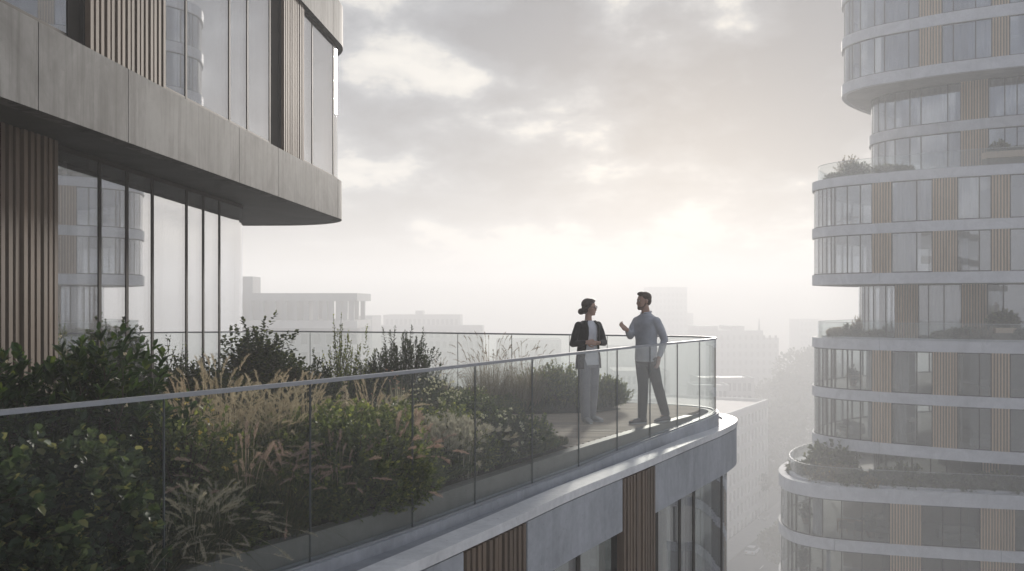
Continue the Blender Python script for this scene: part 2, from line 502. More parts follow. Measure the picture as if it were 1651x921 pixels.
def curtain(path, s0, s1, z0, z1, parent, o=-.45, mat='curtain', amp=.05, wave=.22, name='curtain'):
    pts = []; n = max(4, int((s1 - s0) / .035)); rr = random.Random(int(s0 * 77))
    ph = rr.uniform(0, 6)
    for i in range(n + 1):
        s = s0 + (s1 - s0) * i / n
        p = path.at(s); nn = path.nrm(s); a = o + amp * math.sin(2 * math.pi * s / wave + ph + .8 * math.sin(s * 3.1))
        pts.append((p[0] + nn[0] * a, p[1] + nn[1] * a))
    m = MB(); m.band(pts, -.004, .004, z0, z1)
    return part(name, m, M[mat], parent)

def slab_poly(path, back):
    return list(path.p) + list(back)

# --- slab band between the storeys: panels with open joints, dark soffit below
def fascia(path, cuts, z0, z1, parent, o0=-.16, o1=0.0, mat='concrete', gap=.012, name='fascia_panel'):
    for a, b in zip(cuts, cuts[1:]):
        m = MB(); m.band(path.sub(a + gap / 2, b - gap / 2), o0, o1, z0, z1)
        part(name, m, M[mat], parent)

back = [(-13.0, -5.0)]
sl_in = SLAB.off(-.165)
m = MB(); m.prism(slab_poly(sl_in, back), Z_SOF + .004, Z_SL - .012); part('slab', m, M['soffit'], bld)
# thin drip strip closing the soffit flush with the band
cuts = [0.0] + [SLAB.hit(p) for p in (62, 207, 386, 449)] + [SLAB.hit(540) + .2, SLAB.L - 4, SLAB.L]
fascia(SLAB, cuts, Z_SOF, Z_SL, bld)
sl2 = SLAB.off(.02)
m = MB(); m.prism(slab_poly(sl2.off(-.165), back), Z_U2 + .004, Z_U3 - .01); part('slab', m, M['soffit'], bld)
fascia(sl2, [0, sl2.hit(207), sl2.hit(449), sl2.hit(538), sl2.L - 4, sl2.L], Z_U2, Z_U3, bld)
# storey above (out of the picture) and roof
m = MB(); m.prism(slab_poly(UPF.off(-.1), back), Z_U3, 9.6); part('upper_storey', m, M['win'], bld)
m = MB(); m.prism(slab_poly(sl2, back), 9.6, 10.4); part('roof', m, M['concrete'], bld)

# --- upper storey facade
h = UPF.hit
e_px = h(548.0)
sU0 = h(20) - 4.6
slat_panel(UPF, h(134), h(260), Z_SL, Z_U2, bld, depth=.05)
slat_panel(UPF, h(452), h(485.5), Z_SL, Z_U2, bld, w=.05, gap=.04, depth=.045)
# dark recessed jamb beside each slat panel
for a, b in ((h(112), h(133)), (h(436), h(451.5))):
    m = MB(); m.band(UPF.sub(a, b), -.22, -.03, Z_SL, Z_U2); part('recess_panel', m, M['frame'], bld)
glazing(UPF, [sU0, sU0 + 2.3, h(111)], Z_SL, Z_U2, bld)
glazing(UPF, [h(262), h(300), h(370), h(399), h(435)], Z_SL, Z_U2, bld)
tipU = h(537.5)
glazing(UPF, [h(486.5), h(503.5), tipU, tipU + 1.15, tipU + 3.2, tipU + 5.4, tipU + 8], Z_SL, Z_U2, bld)
curtain(UPF, h(305), h(366), Z_SL + .02, Z_U2 - .02, bld, mat='curtain_grey')
curtain(UPF, h(403), h(433), Z_SL + .02, Z_U2 - .02, bld)
curtain(UPF, h(488), h(503), Z_SL + .02, Z_U2 - .02, bld)
curtain(UPF, h(507), h(530), Z_SL + .02, Z_U2 - .02, bld)
# room behind
UIN = UPF.off(-4.2)
m = MB(); m.band(UIN.sub(0, UIN.L), -.1, .1, Z_SL, Z_U2); part('inner_wall', m, M['wall_in'], bld)
for px in (120, 443):
    c = UPF.at(h(px)); m = MB(); m.box((c[0] - 2.25, c[1], (Z_SL + Z_U2) / 2), (4.0, .18, Z_U2 - Z_SL - .01)); part('partition', m, M['wall_in'], bld)

# --- terrace storey facade (recessed under the slab)
h = LOW.hit
slat_panel(LOW, h(81) - 2.7, h(81), 0.0, Z_SOF, bld, w=.06, gap=.05)
glazing(LOW, [.1, 1.9, 3.4, h(81) - 2.75], 0, Z_SOF, bld)
lowc = [h(82.5), h(161), h(205), h(246), h(301), h(328), h(354)]
glazing(LOW, lowc + [lowc[-1] + 1.5, lowc[-1] + 3.4, lowc[-1] + 5.5, LOW.L - .2], 0, Z_SOF, bld, mul=.062, dep=.1)
curtain(LOW, h(90), h(120), .02, Z_SOF - .03, bld, mat='curtain_grey', wave=.3)
curtain(LOW, h(165), h(176), .02, Z_SOF - .03, bld)
curtain(LOW, h(252), h(272), .02, Z_SOF - .03, bld)
curtain(LOW, h(304), h(316), .02, Z_SOF - .03, bld)
curtain(LOW, h(345), h(353), .02, Z_SOF - .03, bld)
LIN = LOW.off(-4.0)
m = MB(); m.band(LIN.sub(0, LIN.L), -.1, .1, .01, Z_SOF); part('inner_wall', m, M['wall_in'], bld)
m = MB(); m.prism(slab_poly(LOW.off(-.2), [(-13, -1.2)]), -.1, .008); part('room_floor', m, M['floor_in'], bld)
m = MB(); m.band(LOW.sub(0, LOW.L), -.16, .03, -.05, .07); part('sill', m, M['frame'], bld)

# ------------------------------------------------------------------ terrace edge
RAIL = Path(smooth_path([(-4.95, 1.05), (-4.1, 2.42), (-2.61, 4.74), (-2.07, 5.56), (-1.42, 6.56), (-.81, 7.57), (.21, 9.42), (1.28, 11.3), (2.3, 12.98),
                         (2.95, 14.02), (3.17, 14.5), (3.2, 14.85), (3.02, 15.22), (2.5, 15.55), (1.6, 15.95), (.4, 16.45), (-1.0, 16.98), (-2.0, 17.4), (-4.2, 18.0), (-6.5, 18.5), (-9, 19.0)], .12))
COPE = Path(smooth_path([(-5.0, -.9), (-3.95, .8), (-2.36, 3.7), (-.806, 6.62), (-.03, 8.1), (.575, 9.29), (1.58, 11.07), (2.37, 12.5), (3.28, 14.15), (3.62, 14.95), (3.7, 15.5), (3.55, 16.0),
                         (3.0, 16.3), (1.9, 16.75), (.6, 17.25), (-.8, 17.75), (-3, 18.4), (-6.5, 19.2), (-9, 19.7)], .12))
RL = RAIL.L
s_tip = RAIL.hit(1154)
if s_tip is None: s_tip = max(range(len(RAIL.p)), key=lambda i: RAIL.p[i][0] / RAIL.p[i][1]); s_tip = RAIL.c[s_tip]
def zb(s):                                    # glass channel: steps down from deck level towards the near end
    w = max(0.0, min(1.0, (s_tip - s) / (s_tip - RAIL.hit(933))))
    return -.02 - .135 * w if s < s_tip else -.02
Z_RAIL = CAMZ - .55
Z_CO = -.215
kpts = RAIL.sub(0, RL); kz = [zb(RAIL.c[min(range(len(RAIL.p)), key=lambda i: (RAIL.p[i][0] - q[0]) ** 2 + (RAIL.p[i][1] - q[1]) ** 2)]) for q in kpts]

# lower storeys of the same building
m = MB(); m.band(kpts, -.105, .055, -.36, [z - .004 for z in kz]); part('kerb', m, M['fascia'], bld)
# gutter ledge between kerb and coping
gut = [(p[0], p[1]) for p in COPE.off(-.12).p]
m = MB(); m.prism(gut + [(-13, 19), (-13, -1)], -.42, -.245); part('roof_ledge', m, M['ledge'], bld)
CT = COPE.sub(0, COPE.L)
m = MB(); m.band(CT, -.235, 0.0, -.30, Z_CO); part('coping', m, M['coping'], bld)
m = MB(); m.band(CT, -.30, -.035, -.312, -.302); part('coping_joint', m, M['joint'], bld)
h = COPE.hit
Zf0, Zf1 = -.905, -.315
sl_a = (h(750), h(852)); sl_b = (h(1005.6), h(1058))
cl = []
f_cuts = [0.0, 2.4, sl_a[0]], [sl_a[1], sl_b[0]], [sl_b[1], h(1183) + 1.0, h(1183) + 3.0]
for c in f_cuts: fascia(COPE, c, Zf0, Zf1, bld, -.17, -.012, 'fascia')
fascia(COPE, [h(1183) + 3.0, h(1183) + 5.5, h(1183) + 9, COPE.L], Zf0, Zf1, bld, -.17, -.012, 'fascia')
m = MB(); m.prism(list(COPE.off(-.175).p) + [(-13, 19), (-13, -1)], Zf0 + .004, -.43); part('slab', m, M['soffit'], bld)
WIN = COPE.off(-.16)
Zw = -3.45
def lower_storey(zb_, zt, detail=True):
    hw = WIN.hit
    for a, b in (sl_a, sl_b):
        slat_panel(COPE, a + .012, b - .012, zb_, Zf1 if detail else zt, bld, w=.055, gap=.04, o=-.1)
    glazing(WIN, [hw(1059), hw(1096), hw(1118.6), hw(1163.8), hw(1163.8) + 1.3, hw(1163.8) + 3.2, hw(1163.8) + 5.4], zb_, zt, bld, glass='win_low', mul=.085, dep=.12, head=.03)
    glazing(WIN, [hw(853), hw(853) + 1.15, hw(1004)], zb_, zt, bld, glass='win_low', mul=.085, head=.03)
    glazing(WIN, [.2, 2.0, 3.8, hw(750) - .02], zb_, zt, bld, glass='win_low', mul=.085, head=.03)
lower_storey(Zw, Zf0)
curtain(WIN, WIN.hit(1099), WIN.hit(1109), Zw, Zf0 - .02, bld, o=-.35)
curtain(WIN, WIN.hit(1121), WIN.hit(1155), Zw, Zf0 - .02, bld, o=-.35)
curtain(WIN, WIN.hit(1166), WIN.hit(1166) + .5, Zw, Zf0 - .02, bld, o=-.3)
curtain(WIN, WIN.hit(1070), WIN.hit(1074), Zw, Zf0 - .02, bld, o=-.35)
WI = WIN.off(-3.2)
m = MB(); m.band(WI.sub(0.5, WI.hit(1165) if WI.hit(1165) else 12), -.1, .1, Zw, Zf0); part('inner_wall', m, M['wall_in'], bld)
for k in range(1, 13):
    zt = Zw - (k - 1) * 3.4; zbm = zt - .75
    m = MB(); m.prism(list(COPE.p) + [(-13, 19), (-13, -1)], zbm, zt); part('slab_band', m, M['fascia'], bld)
    nz = zbm - 2.65
    m = MB(); m.prism(list(WIN.off(-.05).p) + [(-12.9, 18.9), (-12.9, -.9)], nz, zbm); part('lower_glazing', m, M['win'], bld)

# terrace floor, paving and beds are the ground one walks on
STRIP = RAIL.off(-.17)
dk = [p for p in RAIL.off(-.225).p if min(math.hypot(p[0] - q[0], p[1] - q[1]) for q in RAIL.p) > .212]
def cdt_prism(m, poly, z0, z1):
    from mathutils.geometry import tessellate_polygon
    tris = tessellate_polygon([[Vector((p[0], p[1], 0)) for p in poly]]); n = len(poly)
    m.add([(p[0], p[1], z1) for p in poly] + [(p[0], p[1], z0) for p in poly], [tuple(t) for t in tris] + [(i, (i + 1) % n, n + (i + 1) % n, n + i) for i in range(n)])
cdt_prism(m := MB(), dk + [(-9.2, 18.8), (-9.2, 15.9), (-4.6, 15.9), (-4.05, 15.2), (-4.4, 6.0), (-4.62, 1.6)], -.28, -.03)
single('terrace_floor', m, M['drain'], kind='structure')
# deck boards: one sheet of separate boards with gaps, running across the terrace
def inside(poly, x, y):
    r = False; j = len(poly) - 1
    for i in range(len(poly)):
        if (poly[i][1] > y) != (poly[j][1] > y) and x < (poly[j][0] - poly[i][0]) * (y - poly[i][1]) / (poly[j][1] - poly[i][1]) + poly[i][0]: r = not r
        j = i
    return r
dpoly = [p for p in RAIL.off(-.235).p] + [(-9, 16.0), (-4.9, 15.4), (-4.1, 14.9), (-4.1, 3.0)]
m = MB(); y = 9.5; rr = random.Random(5)
tilt = R(-3)
while y < 18:
    xs = []
    # span of this row inside the terrace
    x = -4.0; st = None
    while x < 3.4:
        ok = inside(dpoly, x, y + math.tan(tilt) * x + .06) and inside(dpoly, x, y + math.tan(tilt) * x)
        if ok and st is None: st = x
        if not ok and st is not None: xs.append((st, x)); st = None
        x += .02
    for a, b in xs:
        c = a
        while c < b - .02:
            e = min(b, c + rr.uniform(1.6, 3.0))
            if b - e < .3: e = b
            zz = rr.uniform(0, .0025)
            vs = []
            for (xx, yy) in ((c + .002, y), (e - .002, y), (e - .002, y + .125), (c + .002, y + .125)):
                vs.append((xx, yy + math.tan(tilt) * xx))
            m.add([(p[0], p[1], -.028) for p in vs] + [(p[0], p[1], zz) for p in vs],
                  [(3, 2, 1, 0), (4, 5, 6, 7), (0, 1, 5, 4), (1, 2, 6, 5), (2, 3, 7, 6), (3, 0, 4, 7)])
            c = e
    y += .14
single('deck_floor', m, M['deckwood'], kind='structure', fix=False)
# stone edging line following the balustrade
a, b = STRIP.hit(20), STRIP.hit(1110)
sp = STRIP.sub(a - 1.5, b)
m = MB(); m.band(sp, -.058, .06, -.33, .012)
single('path_edging', m, M['strip'], kind='structure')

# planting beds
bedA = [(p[0], p[1]) for p in STRIP.off(-.07).sub(a - 1.5, STRIP.hit(925))] + [(.42, 11.15), (.0, 11.6), (-.7, 12.15), (-1.7, 12.5), (-3.0, 12.7), (-4.2, 12.8)] + [(-4.35, 9), (-4.5, 4), (-4.52, 2.6)]
bedB = [(-4.05, 13.75), (-2.5, 13.8), (-.9, 13.9), (.5, 13.95), (1.3, 14.15), (1.72, 14.6), (1.62, 15.2), (1.2, 15.75), (.3, 16.15), (-1.0, 16.7), (-2.4, 17.2), (-4.3, 17.7), (-7.0, 18.3), (-7.0, 15.9), (-4.6, 15.5)]
def bed(name, poly, seed, hgt):
    m = MB(); g = .16
    xs = [p[0] for p in poly]; ys = [p[1] for p in poly]
    # dense outline fan so that the rim is smooth
    n = len(poly); cx = sum(xs) / n; cy = sum(ys) / n
    bm = bmesh.new()
    vs = [bm.verts.new((p[0], p[1], .012)) for p in poly]
    f = bm.faces.new(vs); bmesh.ops.triangulate(bm, faces=[f])
    bmesh.ops.subdivide_edges(bm, edges=bm.edges[:], cuts=2, use_grid_fill=True)
    bmesh.ops.subdivide_edges(bm, edges=bm.edges[:], cuts=2, use_grid_fill=True)
    rim = [Vector((p[0], p[1])) for p in poly]
    for v in bm.verts:
        q = Vector((v.co.x, v.co.y)); d = 9
        for i in range(n):
            a_, b_ = rim[i], rim[(i + 1) % n]; ab = b_ - a_
            t = max(0, min(1, (q - a_).dot(ab) / max(1e-9, ab.length_squared))); d = min(d, (a_ + ab * t - q).length)
        v.co.z = .012 + hgt * min(1, d / .5) + .03 * mnoise.noise(Vector((v.co.x * 3, v.co.y * 3, seed))) * min(1, d / .2)
    me = bpy.data.meshes.new(name); bm.normal_update(); bm.to_mesh(me); bm.free()
    me.materials.append(M['soil'])
    o = bpy.data.objects.new(name, me); COL.objects.link(o); o['kind'] = 'structure'
    return o
bed('planting_ground', bedA, 1, .05); bed('planting_ground', bedB, 2, .06)

# ------------------------------------------------------------------ glass balustrade
bal = thing('glass_balustrade', (3.2, 14.8, -.15), 'frameless glass balustrade with thin metal top rail running round the planted terrace', 'balustrade')
jn = [RAIL.hit(p) for p in (264, 500, 665, 766, 858, 933, 995, 1048, 1092, 1128)]
s0 = jn[0]
near = []
while s0 - 1.2 > 0: s0 -= 1.2; near.append(s0)
jn = near[::-1] + jn
far = []
tipx = s_tip + .12
farpx = [1072, 979, 918, 885, 825, 738, 654, 500, 430, 370]
jn.append(tipx)
for p in farpx:
    d = RAIL.hit(p, far=True)
    if d and d > jn[-1] + .4: jn.append(d)
jn.append(RL)
for a, b in zip(jn, jn[1:]):
    m = MB(); pts = RAIL.sub(a + .003, b - .003)
    zz = [zb(a + (b - a) * i / max(1, len(pts) - 1)) for i in range(len(pts))]
    m.band(pts, -.009, .009, zz, Z_RAIL - .02); part('glass_pane', m, M['balu'], bal)
for a in jn[1:-1]:
    p = RAIL.at(a); t = RAIL.tan(a); m = MB()
    m.box((p[0], p[1], (zb(a) + Z_RAIL - .02) / 2), (.006, .016, Z_RAIL - .02 - zb(a)), math.atan2(t[1], t[0]))
    part('pane_joint', m, M['joint'], bal)
m = MB(); m.band(RAIL.sub(0, RL), -.019, .019, Z_RAIL - .024, Z_RAIL + .003); part('handrail', m, M['alu'], bal)
m = MB(); m.band(kpts, -.024, -.012, [z - .003 for z in kz], [z + .012 for z in kz]); m.band(kpts, .012, .024, [z - .003 for z in kz], [z + .012 for z in kz])
part('base_channel', m, M['alu'], bal)
# ------------------------------------------------------------------ planting
def quick_mesh(name, V, Fq, mat, k=4):
    """V (n,3) array, Fq (m,k) int array of polygons with k corners"""
    me = bpy.data.meshes.new(name)
    me.vertices.add(len(V)); me.vertices.foreach_set('co', np.asarray(V, np.float32).ravel())
    m = len(Fq)
    me.loops.add(m * k); me.loops.foreach_set('vertex_index', np.asarray(Fq, np.int32).ravel())
    me.polygons.add(m); me.polygons.foreach_set('loop_start', np.arange(0, m * k, k, dtype=np.int32))
    me.update(calc_edges=True); me.validate()
    if mat: me.materials.append(mat)
    return me

def unit(a): return a / np.maximum(1e-9, np.linalg.norm(a, axis=-1, keepdims=True))

def leaf_verts(P, D, U, L, W, fold=.25, droop=.15):
    """each leaf: six verts, two quads folded along the midrib.  P base, D direction, U up-ish, L length, W width"""
    S = unit(np.cross(D, U)); Nn = unit(np.cross(S, D))
    L = L[:, None]; W = W[:, None]
    t = P + D * L - Nn * L * droop
    up = Nn * W * fold * .5
    l1 = P + D * L * .28 + S * W * .44 + up; l2 = P + D * L * .68 + S * W * .40 + up - Nn * L * droop * .35
    r1 = P + D * L * .28 - S * W * .44 + up; r2 = P + D * L * .68 - S * W * .40 + up - Nn * L * droop * .35
    V = np.stack([P, l1, l2, t, r2, r1], 1).reshape(-1, 3)
    n = len(P); i = np.arange(n)[:, None] * 6
    F = np.concatenate([i + np.array([[0, 3, 2, 1]]), i + np.array([[0, 5, 4, 3]])], 0)
    return V, F

def shrub_mesh(name, seed, rx, ry, h, twigs, per, L, W, mat, upright=.35, base=.12, lump=.35, twig_len=.28, spread=.8, min_z=.02, stem_mat=None, jag=.5):
    """foliage of a shrub: leaves along many twigs whose tips end on a lumpy envelope; returns (foliage mesh, stem mesh)"""
    g = np.random.default_rng(seed)
    th = g.uniform(0, 2 * np.pi, twigs); u = g.uniform(0, 1, twigs)
    el = np.arcsin(np.clip(u ** .8, 0, 1)) * .98
    rad = .5 + .5 * g.uniform(0, 1, twigs) ** jag
    k1 = np.sin(th * 3 + seed) * .5 + np.sin(th * 5 + el * 4 + seed * 2.1) * .5
    rad = np.clip(rad * (1 + lump * k1 * .5 + lump * .22 * g.normal(0, .6, twigs)), .2, 1.3)
    tip = np.stack([rx * rad * np.cos(el) * np.cos(th), ry * rad * np.cos(el) * np.sin(th), base + (h - base) * np.clip(rad, 0, 1.25) * np.sin(el)], 1)
    dirn = unit(np.stack([np.cos(th) * np.cos(el) * spread, np.sin(th) * np.cos(el) * spread, np.sin(el) * .8 + upright], 1) + g.normal(0, .22, (twigs, 3)))
    tl = twig_len * g.uniform(.55, 1.25, twigs)
    s = np.linspace(0, 1, per)[None, :] ** .85
    s = np.clip(s + g.uniform(-.05, .05, (twigs, per)), 0, 1)
    bend = np.array([0, 0, 1.0])
    base_p = tip[:, None, :] - dirn[:, None, :] * (tl[:, None] * (1 - s))[..., None] - bend * ((1 - s) ** 2 * tl[:, None] * .25)[..., None]
    ang = g.uniform(0, 2 * np.pi, (twigs, 1)) + np.arange(per)[None, :] * 2.4
    a = np.array([0.3, .2, 1.0]); s1 = unit(np.cross(dirn, a)); s2 = unit(np.cross(dirn, s1))
    side = s1[:, None, :] * np.cos(ang)[..., None] + s2[:, None, :] * np.sin(ang)[..., None]
    out = .45 + .5 * s
    D = unit(side * (1.15 - .75 * s)[..., None] + dirn[:, None, :] * out[..., None] + g.normal(0, .18, (twigs, per, 3)))
    P = base_p.reshape(-1, 3); D = D.reshape(-1, 3)
    n = len(P)
    Ls = L * g.uniform(.6, 1.25, n) * (1 - .35 * (s.reshape(-1) > .92)); Ws = W * g.uniform(.75, 1.2, n)
    U = unit(np.array([0, 0, 1.0]) + g.normal(0, .35, (n, 3)))
    keep = P[:, 2] > min_z
    V, Fq = leaf_verts(P[keep], D[keep], U[keep], Ls[keep], Ws[keep])
    me = quick_mesh(name, V, Fq, mat)
    yv = np.clip((s.reshape(-1)[keep] - .72) / .28, 0, 1) * (g.uniform(0, 1, (twigs, 1)) ** 1.5).repeat(per, 1).reshape(-1)[keep]
    att = me.attributes.new('young_glint', 'FLOAT', 'POINT'); att.data.foreach_set('value', np.repeat(yv, 6).astype(np.float32))  # twig-tip weight for new growth and painted highlights
    sm = None
    if stem_mat:
        b = MB(); idx = g.choice(twigs, min(twigs, 46), replace=False)
        for i in idx:
            t = Vector(tip[i]); d = Vector(dirn[i])
            p2 = t - d * float(tl[i])
            p0 = Vector((p2.x * .12, p2.y * .12, -.02)); p1 = Vector((p2.x * .55, p2.y * .55, max(.02, p2.z * .55)))
            b.tube([p0, p1, p2, t - d * .04], [.012, .009, .006, .002], 4, False)
        sm = b.mesh(name + '_stem'); sm.materials.append(stem_mat)
    return me, sm

def blades(g, n, r0, h, spread, w, segs=5, droop=.5, hvar=.35):
    th = g.uniform(0, 2 * np.pi, n); rr = r0 * np.sqrt(g.uniform(0, 1, n))
    P = np.stack([rr * np.cos(th), rr * np.sin(th), np.zeros(n)], 1)
    th2 = th + g.normal(0, .5, n)
    lean = np.abs(g.normal(.0, 1, n)) * spread
    H = h * (1 - hvar + hvar * g.uniform(0, 1.2, n))
    O = np.stack([np.cos(th2), np.sin(th2), np.zeros(n)], 1)
    t = np.linspace(0, 1, segs + 1)
    z = H[:, None] * (t[None] - droop * (lean[:, None] / max(spread, 1e-6)) * .35 * t[None] ** 3)
    x = (lean * H)[:, None] * (.35 * t[None] + .65 * t[None] ** 2.2)
    C = P[:, None, :] + O[:, None, :] * x[..., None]; C[..., 2] += z
    return C, O, t

def grass_mesh(name, seed, n, r0, h, spread, w, mat, droop=.6, segs=5):
    g = np.random.default_rng(seed)
    C, O, t = blades(g, n, r0, h, spread, w, segs, droop)
    S = np.stack([-O[:, 1], O[:, 0], np.zeros(n)], 1); tw = g.uniform(-1, 1, (n, 1))
    S = unit(S + O * tw)
    wd = (w * (1 - t ** 1.6) + .0006)[None, :, None] * .5 * g.uniform(.7, 1.3, (n, 1, 1))
    A = C + S[:, None, :] * wd; B = C - S[:, None, :] * wd
    V = np.stack([A, B], 2).reshape(-1, 3)
    k = segs + 1; i = (np.arange(n)[:, None] * k + np.arange(segs)[None]).reshape(-1, 1) * 2
    return quick_mesh(name, V, i + np.array([[0, 1, 3, 2]]), mat)

def plume_mesh(name, seed, n, r0, h, spread, mat, plume=.16, fat=.014, droop=.5, hairs=46, nod=0.0):
    hairs = int(hairs * 2.2)
    """flower stalks ending in feathery plumes"""
    g = np.random.default_rng(seed)
    C, O, t = blades(g, n, r0, h, spread, .003, 6, droop, .3)
    VV = []; FF = []; base = 0
    for i in range(n):
        c = C[i]
        end = c[-1]; d = unit(c[-1] - c[-2]); d = unit(d + np.array([O[i][0] * nod, O[i][1] * nod, -nod * .5]))
        # stalk: two crossed strips
        S = np.array([-O[i][1], O[i][0], 0]); wv = .0016
        a = c + S * wv; b = c - S * wv
        VV.append(np.stack([a, b], 1).reshape(-1, 3)); m = len(c)
        q = np.arange(m - 1)[:, None] * 2 + np.array([[0, 1, 3, 2]]); FF.append(q + base); base += 2 * m
        pl = plume * g.uniform(.7, 1.2)
        s = g.uniform(0, 1, hairs)
        curve = np.stack([O[i][0] * s ** 2, O[i][1] * s ** 2, -s ** 2], 1) * pl * (.12 + nod * .3)
        P = end + d * (s * pl)[:, None] + curve
        prof = np.sin(np.pi * np.clip(s * .92 + .06, 0, 1)) ** .7
        rnd = unit(g.normal(0, 1, (hairs, 3)))
        D = unit(d * 1.25 + rnd * .7)
        Lh = fat * 2.1 * (.45 + prof) * g.uniform(.6, 1.3, hairs); Wh = np.full(hairs, fat * .2)
        U = unit(rnd[:, [1, 2, 0]] + .01)
        V, F = leaf_verts(P, D, U, Lh, Wh, .1, 0)
        VV.append(V); FF.append(F + base); base += len(V)
    return quick_mesh(name, np.concatenate(VV), np.concatenate(FF), mat)

def blossoms_mesh(name, seed, rx, ry, h, n, size, mat, top_only=True, stretch=1.0, base=.1, petals=9):
    g = np.random.default_rng(seed)
    th = g.uniform(0, 2 * np.pi, n); el = np.arcsin(g.uniform(.1 if not top_only else .35, 1, n))
    rad = g.uniform(.85, 1.08, n)
    C = np.stack([rx * rad * np.cos(el) * np.cos(th), ry * rad * np.cos(el) * np.sin(th), base + (h - base) * rad * np.sin(el)], 1)
    k = petals
    rnd = unit(g.normal(0, 1, (n, k, 3))); rnd[..., 2] = rnd[..., 2] * .8 + .25
    D = unit(rnd).reshape(-1, 3)
    P = np.repeat(C, k, 0) + D * size * .1 * np.array([1, 1, stretch]) + np.stack([np.zeros(n * k), np.zeros(n * k), g.uniform(-.5, .5, n * k) * size * (stretch - 1)], 1)
    Ls = size * .5 * g.uniform(.7, 1.2, n * k); Ws = Ls * .8
    U = unit(g.normal(0, 1, (n * k, 3)))
    V, F = leaf_verts(P, D, U, Ls, Ws, .2, 0)
    return quick_mesh(name, V, F, mat)

M['stem'] = m_plain('bark_stem', (.075, .058, .04), .8)
M['lf_laurel'] = m_leaf('laurel_leaf', [(0, (0.0175, 0.0375, 0.015)), (0.55, (0.0325, 0.065, 0.0225)), (0.9, (0.0625, 0.1063, 0.0275)), (1, (0.125, 0.15, 0.0375))], .42, .28, .3)
M['lf_broad'] = m_leaf('broad_leaf', [(0, (0.036, 0.057, 0.0375)), (0.6, (0.0675, 0.099, 0.06)), (0.9, (0.1125, 0.1425, 0.0825)), (1, (0.285, 0.27, 0.135))], .5, .32, .25)
M['lf_mid'] = m_leaf('mid_green_leaf', [(0, (0.0653, 0.0899, 0.0406)), (0.6, (0.1232, 0.1566, 0.0696)), (1, (0.232, 0.2537, 0.1087))], .5, .38)
M['lf_dark'] = m_leaf('dark_small_leaf', [(0, (0.0189, 0.0324, 0.0162)), (0.7, (0.0405, 0.0621, 0.027)), (1, (0.1013, 0.1215, 0.0405))], .45, .3)
M['lf_olive'] = m_leaf('olive_leaf', [(0, (0.058, 0.0798, 0.0319)), (0.6, (0.116, 0.145, 0.058)), (1, (0.2175, 0.232, 0.087))], .5, .42)
M['lf_pine'] = m_leaf('needle_leaf', [(0, (.014, .026, .014)), (.7, (.03, .05, .022)), (1, (.06, .08, .03))], .5, .22)
M['blade'] = m_leaf('grass_blade', [(0, (0.0625, 0.0775, 0.0375)), (0.6, (0.125, 0.1375, 0.0688)), (1, (0.2625, 0.2375, 0.1375))], .5, .42)
M['blade_gold'] = m_leaf('golden_blade', [(0, (.16, .14, .09)), (.5, (.25, .215, .15)), (1, (.36, .31, .235))], .55, .45, tmul=(1.0, 1.0, 1.0))
M['blade_dark'] = m_leaf('dark_blade', [(0, (0.045, 0.06, 0.027)), (0.7, (0.09, 0.0975, 0.045)), (1, (0.18, 0.15, 0.075))], .5, .35)
M['plume_gold'] = m_leaf('golden_plume', [(0, (.46, .37, .26)), (1, (.72, .62, .47))], .7, .5, tmul=(1.0, 1.0, 1.0))
M['plume_pink'] = m_leaf('pink_plume', [(0, (.45, .32, .27)), (1, (.70, .54, .46))], .7, .5, tmul=(1.0, 1.0, 1.0))
M['plume_cream'] = m_leaf('cream_plume', [(0, (.44, .39, .30)), (1, (.70, .64, .52))], .7, .45, tmul=(1.0, 1.0, 1.0))
M['plume_brown'] = m_leaf('brown_plume', [(0, (.10, .075, .055)), (1, (.28, .21, .15))], .7, .4)
M['white_flower'] = m_leaf('white_petal', [(0, (.55, .54, .46)), (1, (.78, .77, .70))], .6, .4)
M['cream_flower'] = m_leaf('cream_flower_head', [(0, (.44, .40, .32)), (1, (.68, .64, .54))], .7, .4, tmul=(1.0, 1.0, 1.0))
M['yellow_flower'] = m_leaf('yellow_petal', [(0, (.50, .36, .09)), (1, (.72, .58, .26))], .6, .4)
M['pink_flower'] = m_leaf('pink_petal', [(0, (.42, .25, .21)), (1, (.62, .42, .36))], .6, .4)

SOIL = .06
def plant(name, px, Y, z, label, cat, parts, group=None, rot=0.0, sc=1.0, x=None):
    xx = px2x(px, Y) if x is None else x
    o = thing(name, (xx, Y, z), label, cat, group)
    o.rotation_euler = (0, 0, rot); o.scale = sc if hasattr(sc, '__len__') else (sc,) * 3
    for nm, me in parts:
        if me is not None: part_from_mesh(nm, me, o)
    return o

def sh(nm, *a, **k):
    f, s = shrub_mesh(nm, *a, stem_mat=M['stem'], **k)
    return [('foliage', f), ('stems', s)]

BED = 'shrubs in the terrace bed'; GR = 'ornamental grasses in the terrace bed'
